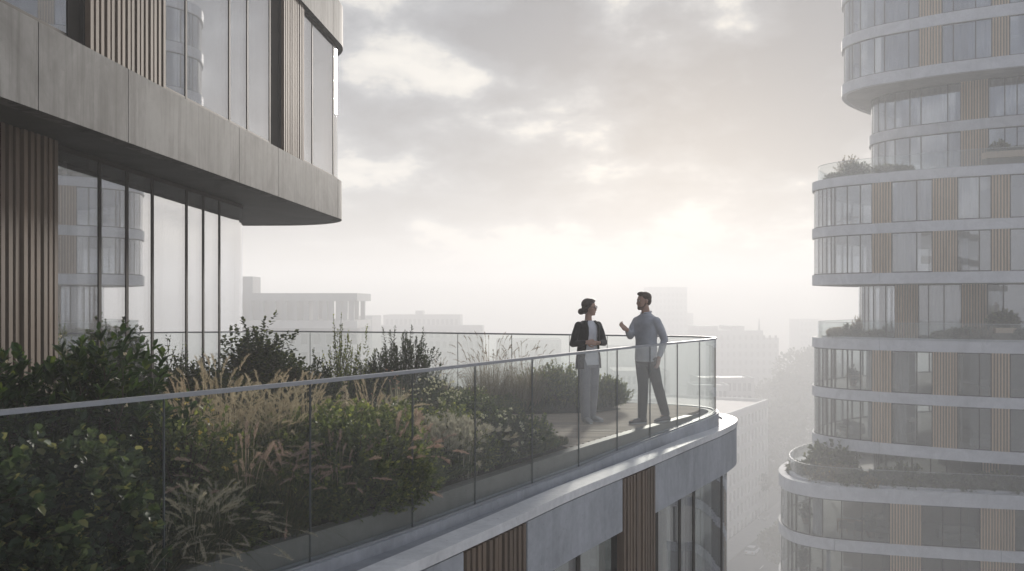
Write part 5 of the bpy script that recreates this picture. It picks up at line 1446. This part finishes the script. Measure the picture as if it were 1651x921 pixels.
sofa(TP, 1590, 1.4, -7.46, 'mustard pale sofa left of the right slat bay two storeys under the middle garden', w=1.5)
chair(TP, 1588, 1.3, -4.15, 'pale armchair left of the right slat bay just under the middle garden', 'sofa')
lamp(TP, 1470, 1.6, -7.46, 'floor lamp beside the white curtain two storeys under the middle garden')
table(TP, 1360, 2.4, 6.86, 'long table by the corner window just under the upper garden')
chair(TP, 1352, 1.6, 6.86, 'dark chair at the long table by the upper corner window', dz=math.pi)
chair(TP, 1372, 1.6, 6.86, 'second dark chair at the long table nearer the slats', dz=math.pi)
# garden furniture on the lowest roof garden
(x, y), a = at_px(TG, 1385, 4.4)
chair(TG, 1370, 4.2, -10.74, 'wooden garden chair behind the largest round shrub', 'oak')
table(TG, 1383, 4.6, -10.74, 'wooden garden table behind the largest round shrub', 1.5)
chair(TG, 1396, 4.2, -10.74, 'wooden garden chair right of the garden table', 'oak')
# ------------------------------------------------------------------ city in the haze
GZ = -45.0
M['asphalt'] = m_plain('street_asphalt', (.055, .055, .056), .8, var=.25, scale=.4)
M['ground'] = m_plain('city_ground', (.12, .12, .11), .9, var=.3, scale=.05)
M['paving'] = m_plain('pavement', (.25, .245, .235), .85, var=.15, scale=.8)
M['paint'] = m_plain('road_paint', (.75, .75, .73), .6, var=.1)
M['render'] = m_plain('pale_render', (.42, .415, .40), .8, var=.1, scale=.4)
M['render_d'] = m_plain('grey_render', (.24, .245, .25), .8, var=.12, scale=.3)
M['render_w'] = m_plain('white_render', (.62, .60, .57), .7, var=.08, scale=.5)
M['roof'] = m_plain('roof_felt', (.40, .355, .33), .7, var=.12, scale=.6)
M['roof_gloss'] = m_plain('skylight_roof', (.75, .75, .76), .12, .0, .04, spec=1.0)
M['win_far'] = m_plain('far_window', (.07, .075, .08), .15, var=.2, scale=.3)
m = MB(); m.box((60, 290, GZ - .15), (1000, 900, .3)); single('ground', m, M['ground'], kind='structure')
# street running away along the white office
sd_ = Vector((.494, .869)); sn_ = Vector((.869, -.494))
def st(u, v): p = Vector((57.5, 210)) + sd_ * u + sn_ * v; return (p.x, p.y)
m = MB(); m.prism([st(-190, 5), st(330, 5), st(330, 17), st(-190, 17)], GZ + .001, GZ + .02); single('road', m, M['asphalt'], kind='structure')
for a, b in ((.6, 4.9), (17.1, 21)):
    m = MB(); m.prism([st(-190, a), st(330, a), st(330, b), st(-190, b)], GZ + .001, GZ + .15); single('pavement', m, M['paving'], kind='structure')
m = MB()
for k in range(-30, 50): m.prism([st(k * 6, 10.93), st(k * 6 + 2.6, 10.93), st(k * 6 + 2.6, 11.07), st(k * 6, 11.07)], GZ + .021, GZ + .025)
single('road_markings', m, M['paint'], kind='structure')

def pieces(name, locs, dims, rz_, mat, parent):
    b = MB(); b.box((0, 0, 0), dims, rz_); me = b.mesh(name); me.materials.append(M[mat]); base = rootloc(parent)
    for q in locs:
        o = bpy.data.objects.new(name, me); COL.objects.link(o); o.parent = parent; o.location = Vector(q) - base
def block(nm, c, size, rz, ztop, lab, wall='render', floors=None, bays=None, roof='roof', faces=(0,), wh=.62, ww=.6, plant=None, z0=GZ, depth=.25, cat='building'):
    """building: body, parapet roof and window rows on the listed faces (0 front,1 right,2 back,3 left)"""
    o = thing(nm, (c[0], c[1], z0), lab, cat, None)
    w, d = size; H = ztop - z0
    b = MB(); b.box((c[0], c[1], z0 + H / 2), (w, d, H), rz); part('wall', b, M[wall], o)
    m3 = Matrix.Rotation(rz, 3, 'Z'); C = Vector((c[0], c[1], 0))
    q = MB(); q.box((c[0], c[1], ztop + .06), (w - .5, d - .5, .1), rz); ro = part('roof', q, M[roof], o)
    b = MB()
    for sx, sy, ax, ay in ((0, -1, w, .3), (0, 1, w, .3), (-1, 0, .3, d - .6), (1, 0, .3, d - .6)):
        p = C + m3 @ Vector((sx * (w / 2 - .15), sy * (d / 2 - .15), ztop + .3)); b.box(p, (ax + .02, ay + .02, .6), rz)
    part('parapet', b, M[wall], o)
    if floors:
        fh = min(H, floors * 3.5) / floors
        for fc in faces:
            L = w if fc in (0, 2) else d; n = bays if fc in (0, 2) else max(2, int(bays * d / w))
            bw = (L - 1.2) / n; locs = []
            for i in range(floors):
                for k in range(n):
                    u = -L / 2 + .6 + bw * (k + .5); z = ztop - fh * (i + .5) - .3
                    if fc == 0: loc = (u, -d / 2, z); dm = (bw * ww, .12, fh * wh)
                    elif fc == 2: loc = (u, d / 2, z); dm = (bw * ww, .12, fh * wh)
                    elif fc == 1: loc = (w / 2, u, z); dm = (.12, bw * ww, fh * wh)
                    else: loc = (-w / 2, u, z); dm = (.12, bw * ww, fh * wh)
                    locs.append(C + m3 @ Vector(loc))
            pieces('window', locs[:100], dm, rz, 'win_far', o)
    if plant:
        px_, py_, pw, pd, ph = plant
        p = C + m3 @ Vector((px_, py_, ztop + .1 + ph / 2)); b = MB(); b.box(p, (pw, pd, ph), rz); part('roof_cabin', b, M[wall], o)
    return o
# white office: its long face follows the street
rz = math.atan2(sd_.y, sd_.x)
c = Vector((57.2, 210)) - sd_ * 33 - sn_ * 15
def office():
    o = thing('white_office', (c.x, c.y, GZ), 'white office block with rows of tall windows standing right below the terrace', 'building')
    L, W, zt = 66, 30, -20.8; m3 = Matrix.Rotation(rz, 3, 'Z'); C = Vector((c.x, c.y, 0))
    b = MB(); b.box((c.x, c.y, (GZ + zt) / 2), (L, W, zt - GZ), rz); part('wall', b, M['win_far'], o)
    # facade grid of piers and floor bands standing proud of the glass
    for face in ('street', 'end'):
        b = MB(); n = 24 if face == 'street' else 11; ln = L if face == 'street' else W
        for k in range(n + 1):
            u = -ln / 2 + ln * k / n
            loc = (u, -W / 2 - .2, (GZ + zt) / 2) if face == 'street' else (-L / 2 - .2, u, (GZ + zt) / 2)
            b.box(C + m3 @ Vector(loc), (1.25, .5, zt - GZ) if face == 'street' else (.5, 1.2, zt - GZ), rz)
        for i in range(8):
            z = zt - .5 - 3.55 * i
            if z < GZ + 2: break
            loc = (0, -W / 2 - .22, z) if face == 'street' else (-L / 2 - .22, 0, z)
            b.box(C + m3 @ Vector(loc), (ln + .6, .46, 1.15) if face == 'street' else (.46, ln + .6, 1.15), rz)
        part('facade_grid', b, M['render_w'], o)
    q = MB(); q.box((c.x, c.y, zt + .05), (L - .6, W - .6, .1), rz); part('roof', q, M['roof'], o)
    b = MB()
    for sx, sy, ax, ay in ((0, -1, L + .9, .5), (0, 1, L + .9, .5), (-1, 0, .5, W - .5), (1, 0, .5, W - .5)):
        b.box(C + m3 @ Vector((sx * (L / 2 + .2), sy * (W / 2 + .2), zt + .25)), (ax, ay, .75), rz)
    part('parapet', b, M['render_w'], o)
    for k, (u, v, a_, b_, h_) in enumerate(((8, 4, 9, 5, 2.2), (-14, 2, 5, 4, 1.6))):
        b = MB(); b.box(C + m3 @ Vector((u, v, zt + .1 + h_ / 2)), (a_, b_, h_), rz); part('roof_cabin', b, M['render_d'], o)
office()
# colonnaded building far left
def colonnade():
    x0, x1, Y = px2x(340, 185), px2x(577, 185), 185.0
    o = thing('columned_building', ((x0 + x1) / 2, Y + 8, GZ), 'grey flat roofed building with open columned top storey far behind the left facade', 'building')
    zr, zs = 3.55, 2.0
    b = MB(); b.box(((x0 + x1) / 2 - 6, Y + 8, (zr + zs) / 2), (x1 - x0 + 12, 18, zr - zs)); part('roof', b, M['render_d'], o)
    b = MB(); b.box((px2x(386, 185) - 1, Y + 6, zr + 1.7), (px2x(401, 185) - px2x(372, 185) + 2, 6, 3.4)); part('roof_cabin', b, M['render_d'], o)
    for px in (383, 403, 421, 440, 458, 476, 494, 508, 524, 534, 546, 556, 567):
        for yy in (Y + .4, Y + 14):
            b = MB(); b.box((px2x(px, 185), yy, (zs - 1.9) / 2), (.9, .9, zs + 1.9)); part('column', b, M['render_d'], o)
    b = MB(); b.box((px2x(430, 185) - 8, Y + 8, (zs - 1.9) / 2), (px2x(520, 185) - px2x(430, 185) + 18, 9, zs + 1.9)); part('wall', b, M['render_d'], o)
    b = MB(); b.box(((x0 + x1) / 2 - 6, Y + 8, -2.65), (x1 - x0 + 12, 18, 1.5)); part('slab', b, M['render'], o)
    b = MB(); b.box(((x0 + x1) / 2 - 7, Y + 8.5, (GZ - 3.4) / 2), (x1 - x0 + 10, 16.4, -3.4 - GZ)); part('lower_storeys', b, M['render_d'], o)
    pieces('window', [(x0 + 1.2 + (x1 - x0 - 2) * k / 11, Y + .24, -5.6 - 3.6 * i) for i in range(8) for k in range(12)], (1.2, .14, 2.0), 0, 'win_far', o)
colonnade()
def pxblock(nm, px0, px1, py, Y, lab, d=18, cabin=None, wall='render_d', **k):
    x0, x1 = px2x(px0, Y), px2x(px1, Y)
    pl = None
    if cabin:
        a, b_, pyc = cabin; pl = ((px2x((a + b_) / 2, Y) - (x0 + x1) / 2), 0, px2x(b_, Y) - px2x(a, Y), 6, py2z(pyc, Y) - py2z(py, Y))
    return block(nm, ((x0 + x1) / 2, Y + d / 2), (x1 - x0, d), 0, py2z(py, Y) - .6, lab, wall=wall, plant=pl, **k)
pxblock('low_building', 574, 600, 510, 260, 'small grey block just right of the columned building', floors=7, bays=4)
pxblock('office_block', 618, 742, 508, 350, 'wide hazy block with a small roof cabin left of the people', cabin=(667, 680, 499), floors=6, bays=16)
pxblock('office_block', 560, 778, 526, 310, 'long low hazy block in front of the block with the roof cabin', floors=5, bays=20)
pxblock('city_block', 800, 905, 548, 400, 'pale low block seen through the far glass left of the woman', floors=6, bays=12)
pxblock('city_block', 960, 1075, 560, 380, 'pale low block seen through the far glass between the two people', floors=6, bays=12)
# stepped tower far away
Y = 520; 
o = thing('stepped_tower', (px2x(1085, Y), Y + 10, GZ), 'faint stepped tower in the haze behind the man', 'tower')
for a, b_, py, nm in ((1046, 1108, 463, 'shaft'), (1100, 1118, 505, 'shoulder')):
    b = MB(); zt = py2z(py, Y); x0, x1 = px2x(a, Y), px2x(b_, Y); b.box(((x0 + x1) / 2, Y + 10 + (.3 if nm == 'shoulder' else 0), (zt + GZ) / 2), (x1 - x0, 20, zt - GZ)); part(nm, b, M['render_d'], o)
pieces('window', [(px2x(1049, Y) + 2.3 * k + 1, Y - .02, 6 - 3.5 * i) for i in range(11) for k in range(9)], (1.1, .16, 2.0), 0, 'win_far', o)
# skyline right of the terrace tip
Y = 390
o = thing('factory_block', (px2x(1190, Y), Y + 12, GZ), 'hazy stepped block with a thin antenna between the terrace tip and the tower', 'building')
for i, (a, b_, py) in enumerate(((1126, 1158, 526), (1158, 1231, 533), (1180, 1201, 526), (1231, 1257, 545))):
    x0, x1, zt = px2x(a, Y), px2x(b_, Y), py2z(py, Y); b = MB(); b.box(((x0 + x1) / 2, Y + 12 + .4 * i, (zt + GZ) / 2), (x1 - x0 - .02, 24, zt - GZ)); part('wall', b, M['render_d'], o)
b = MB(); b.tube([(px2x(1227, Y), Y + 3, py2z(534, Y)), (px2x(1227, Y), Y + 3, py2z(514, Y))], [.5, .2], 8); part('antenna', b, M['render_d'], o)
pieces('window', [(px2x(1130, Y) + 2.5 * k + 1.4, Y - .03, -13 - 3.5 * i) for i in range(7) for k in range(13)], (1.0, .2, 1.9), 0, 'win_far', o)
pxblock('city_block', 1288, 1325, 515, 520, 'faint tall block just left of the tower in the haze', floors=10, bays=5)
# low roofs behind the office
pxblock('low_building', 1128, 1216, 609, 262, 'low building with a bright glassy roof behind the white office', d=14, roof='roof_gloss', wall='render', floors=3, bays=10)
pxblock('low_building', 1118, 1176, 621, 240, 'small low building with a bright glassy roof before the other bright roof', d=9, roof='roof_gloss', wall='render', floors=3, bays=7)
pxblock('low_building', 990, 1080, 598, 262, 'low flat building seen through the near glass by the legs of the man', d=24, wall='render', floors=3, bays=10)
pxblock('low_building', 850, 960, 600, 280, 'low flat building seen through the glass behind the woman', d=24, wall='render', floors=3, bays=10)

# trees
def tree_mesh(seed, r, h, n, leaf):
    g = np.random.default_rng(seed)
    cl = 9
    cc = np.stack([g.normal(0, r * .48, cl), g.normal(0, r * .48, cl), h * .62 + g.normal(0, h * .13, cl)], 1); cr = r * g.uniform(.38, .62, cl)
    i = g.integers(0, cl, n); d = unit(g.normal(0, 1, (n, 3))); rad = g.uniform(.55, 1.05, n) ** .6
    P = cc[i] + d * (cr[i] * rad)[:, None] * np.array([1, 1, .85])
    D = unit(d + g.normal(0, .6, (n, 3))); V, F = leaf_verts(P, D, unit(g.normal(0, 1, (n, 3))), leaf * g.uniform(.6, 1.3, n), leaf * .7 * g.uniform(.6, 1.2, n), .15, .1)
    f = quick_mesh('tree_crown', V, F, M['lf_tree'])
    b = MB(); b.tube([(0, 0, 0), (.1, 0, h * .28), (0, .1, h * .5)], [h * .022, h * .017, h * .01], 8)
    for k in range(cl): b.tube([(0, 0, h * (.25 + .02 * k)), tuple(cc[k] * .6 + np.array([0, 0, h * .12])), tuple(cc[k])], [h * .01, h * .007, h * .003], 5)
    s = b.mesh('tree_trunk'); s.materials.append(M['stem'])
    return [('crown', f), ('trunk', s)]
M['lf_tree'] = m_leaf('street_tree_leaf', [(0, (.03, .042, .02)), (.6, (.055, .07, .035)), (1, (.09, .10, .05))], .6, .35)
tm1 = tree_mesh(301, 5.0, 13, 7000, .5); tm2 = tree_mesh(302, 5.5, 15, 7500, .52); tm3 = tree_mesh(303, 4.2, 10.5, 5500, .42)
def tree(px, Y, parts, lab, sc=1.0, rot=0.0):
    o = thing('street_tree', (px2x(px, Y), Y, GZ + .15), lab, 'tree', 'trees along the foggy street'); o.scale = (sc,) * 3; o.rotation_euler = (0, 0, rot)
    for n_, me in parts: part_from_mesh(n_, me, o)
tree(1252, 255, tm1, 'round hazy tree at the left of the tree mass behind the white office', 1.75, .2)
tree(1284, 270, tm2, 'hazy tree in the middle of the tree mass behind the white office', 1.8, 1.2)
tree(1308, 285, tm2, 'tallest hazy tree of the tree mass touching the tower edge', 2.25, 2.2)
tree(1228, 300, tm1, 'faint far tree left of the tree mass', 1.5, 3)
tree(1300, 238, tm3, 'hazy street tree beside the tower below the tree mass', 1.2, 4)
tree(1240, 228, tm3, 'small street tree at the far corner of the white office', .8, 3.3)
tree(1282, 206, tm1, 'street tree close to the tower halfway down the foggy street', .85, 5)
tree(1272, 158, tm3, 'dark street tree at the bottom edge beside the tower', .95, .5)
tree(1288, 320, tm2, 'far tree at the end of the foggy street', 1.4, 1.7)

# cars in the street
def car_parts(paint):
    b = MB(); prof = [(-2.15, .32), (-2.2, .62), (-2.05, .88), (-1.35, .96), (1.05, .92), (1.95, .78), (2.2, .55), (2.18, .32)]
    n = len(prof); vs = []
    for sy, in_ in ((-.88, 0), (.88, 0)):
        for x, z in prof: vs.append((x, sy * (1 if .3 < z < .9 else .93), z))
    fs = [tuple(range(n - 1, -1, -1)), tuple(range(n, 2 * n))] + [(i, (i + 1) % n, n + (i + 1) % n, n + i) for i in range(n)]
    b.add(vs, fs); body = b.mesh('car_body'); body.materials.append(paint)
    b = MB(); cab = [(-1.75, .95), (-1.25, 1.42), (.25, 1.45), (1.05, .93)]
    vs = [(x, -.80 if z < 1 else -.64, z) for x, z in cab] + [(x, .80 if z < 1 else .64, z) for x, z in cab]
    b.add(vs, [(3, 2, 1, 0), (4, 5, 6, 7)] + [(i, (i + 1) % 4, 4 + (i + 1) % 4, 4 + i) for i in range(4)]); cabm = b.mesh('car_windows'); cabm.materials.append(M['win_far'])
    b = MB(); b.box((-.5, 0, 1.455), (1.5, 1.26, .05)); rf = b.mesh('car_roof'); rf.materials.append(paint)
    ws_ = []
    for x in (-1.35, 1.4):
        for y in (-.8, .8):
            w = MB(); w.tube([(x, y - .1, .33), (x, y + .1, .33)], .33, 14, True, False); q = w.mesh('wheel'); q.materials.append(M['slat_back']); ws_.append(('wheel', q))
    hl = []
    for y in (-.6, .6):
        w = MB(); w.box((2.17, y, .62), (.08, .36, .14)); q = w.mesh('headlight'); q.materials.append(M['paint']); hl.append(('headlight', q))
        w = MB(); w.box((-2.17, y, .7), (.08, .34, .14)); q = w.mesh('tail_light'); q.materials.append(M['terracotta']); hl.append(('tail_light', q))
    return [('body', body), ('windows', cabm), ('roof', rf)] + ws_ + hl
M['car_w'] = m_plain('white_car_paint', (.72, .72, .72), .25, var=.02); M['car_g'] = m_plain('grey_car_paint', (.25, .26, .27), .25, .3, .02); M['car_k'] = m_plain('dark_car_paint', (.05, .05, .055), .25, .2, .02)
cw, cg_, ck = car_parts(M['car_w']), car_parts(M['car_g']), car_parts(M['car_k'])
for px, py, parts, lab, flip in ((1213, 893, cw, 'nearest white car driving in the street at the bottom of the picture', 0), (1238, 792, cg_, 'grey car in the street beside the second office window row', 1), (1252, 745, cw, 'white car further up the foggy street', 0),
                                 (1262, 712, ck, 'dark car further up the foggy street beyond the white one', 1), (1246, 770, ck, 'dark car behind the grey car in the foggy street', 0), (1275, 690, cw, 'farthest white car nearly lost in the fog', 1), (1232, 838, cg_, 'grey car in the street between the nearest white car and the tower', 1)):
    Y = (CAMZ - GZ) * F_PX / (py - HZ)
    o = thing('car', (px2x(px, Y), Y, GZ + .02), lab, 'car', 'cars in the foggy street'); o.rotation_euler = (0, 0, rz + (math.pi if flip else 0))
    for n_, me in parts: part_from_mesh(n_, me, o)
# ------------------------------------------------------------------ haze
SUN_AZ, SUN_EL = R(12.0), R(13.5)
m, nt, out = nmat('air_haze')
pv = N(nt, 'ShaderNodeVolumePrincipled')
pv.inputs['Color'].default_value = (1, 1, 1, 1); pv.inputs['Density'].default_value = HAZE_D
pv.inputs['Density Attribute'].default_value = ''; pv.inputs["Anisotropy"].default_value = .27
nt.links.new(pv.outputs[0], out.inputs['Volume'])
mb = MB(); mb.box((60, 290, -10.95), (1080, 1000, 70.7))
hz = single('haze', mb, m, kind='stuff')

# ------------------------------------------------------------------ sky and sun
w = bpy.data.worlds.new('World'); SC.world = w; w.use_nodes = True
nt = w.node_tree
for n in list(nt.nodes): nt.nodes.remove(n)
out = nt.nodes.new('ShaderNodeOutputWorld')
sky = N(nt, 'ShaderNodeTexSky', sky_type='NISHITA', sun_disc=False)
sky.sun_elevation = SUN_EL; sky.sun_rotation = SUN_AZ; sky.air_density = 1.2; sky.dust_density = 1.5; sky.altitude = 60
bg_sky = N(nt, 'ShaderNodeBackground'); bg_sky.inputs[1].default_value = .06
nt.links.new(sky.outputs[0], bg_sky.inputs[0])
tc = N(nt, 'ShaderNodeTexCoord'); gen = tc.outputs['Generated']
sep = N(nt, 'ShaderNodeSeparateXYZ'); nt.links.new(gen, sep.inputs[0])
zc = math_(nt, 'ADD', math_(nt, 'MAXIMUM', sep.outputs[2], 0.0), .34)
comb = N(nt, 'ShaderNodeCombineXYZ')
nt.links.new(math_(nt, 'DIVIDE', sep.outputs[0], zc), comb.inputs[0])
nt.links.new(math_(nt, 'DIVIDE', sep.outputs[1], zc), comb.inputs[1])
comb.inputs[2].default_value = SKY_SEED
P = comb.outputs[0]
n1 = noise(nt, P, 2.6, 8, .5, .25)
n2 = noise(nt, P, 7.5, 6, .55, .2)
dens = math_(nt, 'ADD', math_(nt, 'MULTIPLY', n1, .68), math_(nt, 'MULTIPLY', n2, .32))
# openings in the cloud deck where the photograph has them: direction, size, strength
def dir_px(px, py):
    v = Vector(((px - CX) / F_PX, 1, (HZ - py) / F_PX)); return v.normalized()
holes = None
dist = N(nt, 'ShaderNodeVectorMath', operation='ADD')
nz = N(nt, 'ShaderNodeTexNoise'); nz.inputs['Scale'].default_value = 9.0; nz.inputs['Detail'].default_value = 5
nt.links.new(gen, nz.inputs['Vector'])
sub = N(nt, 'ShaderNodeVectorMath', operation='SUBTRACT'); nt.links.new(nz.outputs['Color'], sub.inputs[0]); sub.inputs[1].default_value = (.5, .5, .5)
scl = N(nt, 'ShaderNodeVectorMath', operation='SCALE'); nt.links.new(sub.outputs[0], scl.inputs[0]); scl.inputs['Scale'].default_value = .085
nt.links.new(gen, dist.inputs[0]); nt.links.new(scl.outputs[0], dist.inputs[1])
for (px, py, sx, sy, amp) in SKY_BLOBS:
    c = dir_px(px, py)
    v = N(nt, 'ShaderNodeVectorMath', operation='SUBTRACT'); nt.links.new(dist.outputs[0], v.inputs[0]); v.inputs[1].default_value = c
    v2 = N(nt, 'ShaderNodeVectorMath', operation='MULTIPLY'); nt.links.new(v.outputs[0], v2.inputs[0]); v2.inputs[1].default_value = (F_PX / sx, F_PX / sx, F_PX / sy)
    l = N(nt, 'ShaderNodeVectorMath', operation='LENGTH'); nt.links.new(v2.outputs[0], l.inputs[0])
    l2 = math_(nt, 'MULTIPLY', l.outputs['Value'], l.outputs['Value'])
    e = math_(nt, 'MULTIPLY', math_(nt, 'EXPONENT', math_(nt, 'MULTIPLY', l2, -1.0)), amp)
    holes = e if holes is None else math_(nt, 'ADD', holes, e)
dens = math_(nt, 'MULTIPLY_ADD', math_(nt, 'SUBTRACT', dens, .5), 2.7, .59)
dens = math_(nt, 'SUBTRACT', dens, holes)
cloud = ramp(nt, dens, [(.22, (.86, .83, .78)), (.36, (.72, .705, .68)), (.46, (.445, .46, .49)), (.58, (.30, .318, .36)), (.82, (.20, .212, .25))])
# glow of the veiled sun
sd = Vector((math.sin(SUN_AZ) * math.cos(SUN_EL), math.cos(SUN_AZ) * math.cos(SUN_EL), math.sin(SUN_EL)))
gd = dir_px(1070, 395)
dt = N(nt, 'ShaderNodeVectorMath', operation='DOT_PRODUCT'); nt.links.new(gen, dt.inputs[0]); dt.inputs[1].default_value = gd
dd = math_(nt, 'MAXIMUM', dt.outputs['Value'], 0)
g1 = math_(nt, 'POWER', dd, 90.0); g2 = math_(nt, 'POWER', dd, 6.0)
glow = mixc(nt, 1.0, mixc(nt, g1, (0, 0, 0), (.24, .19, .135)), mixc(nt, g2, (0, 0, 0), (.05, .045, .038)), 'ADD')
c2 = mixc(nt, 1.0, cloud, glow, 'ADD')
# paler towards the horizon
hf = math_(nt, 'POWER', math_(nt, 'SUBTRACT', 1.0, math_(nt, 'MAXIMUM', sep.outputs[2], 0.0), clamp=True), 14.0)
c3 = mixc(nt, math_(nt, 'MULTIPLY', hf, .8), c2, (.74, .68, .60))
# unseen sky behind the camera raised and tinted blue to brighten shaded faces
back_f = math_(nt, 'MULTIPLY_ADD', dt.outputs['Value'], .5, .5, clamp=True)
c3 = mixc(nt, 1.0, c3, ramp(nt, back_f, [(0.0, BACK_SKY), (.6, (1.0, 1.08, 1.22)), (.82, (.92, .96, 1.02)), (.93, (1, 1, 1))]), 'MULTIPLY')
bg = N(nt, 'ShaderNodeBackground'); bg.inputs[1].default_value = SKY_K; nt.links.new(c3, bg.inputs[0])
mx = N(nt, 'ShaderNodeMixShader'); mx.inputs[0].default_value = .95
nt.links.new(bg_sky.outputs[0], mx.inputs[1]); nt.links.new(bg.outputs[0], mx.inputs[2]); nt.links.new(mx.outputs[0], out.inputs[0])

sl = bpy.data.lights.new('sun', 'SUN'); sl.energy = SUN_E; sl.angle = R(5); sl.color = (1, .93, .845)
so = bpy.data.objects.new('sun', sl); COL.objects.link(so)
so.rotation_euler = (-sd).to_track_quat('-Z', 'Y').to_euler()

# ------------------------------------------------------------------ camera
cam = bpy.data.cameras.new('camera'); co = bpy.data.objects.new('camera', cam); COL.objects.link(co)
co.location = (0, 0, CAMZ); co.rotation_euler = (R(90), 0, 0)
cam.sensor_width = 36; cam.lens = F_PX / 1651 * 36; cam.shift_y = (HZ - 460.5) / 1651; cam.clip_start = .1; cam.clip_end = 4000
cam.dof.use_dof = True; cam.dof.focus_distance = 12.5; cam.dof.aperture_fstop = 4.0
SC.camera = co
SC.render.engine = 'CYCLES'
cy = SC.cycles
cy.max_bounces = 10; cy.diffuse_bounces = 4; cy.glossy_bounces = 4; cy.transmission_bounces = 4; cy.transparent_max_bounces = 48; cy.volume_bounces = VOL_B
cy.use_denoising = True; cy.denoiser = 'OPENIMAGEDENOISE'
cy.use_adaptive_sampling = True; cy.adaptive_threshold = .012
cy.sample_clamp_indirect = 4; cy.caustics_reflective = False; cy.caustics_refractive = False
SC.view_settings.view_transform = 'Standard'; SC.view_settings.look = 'None'; SC.view_settings.gamma = 1; SC.view_settings.exposure = EXPO
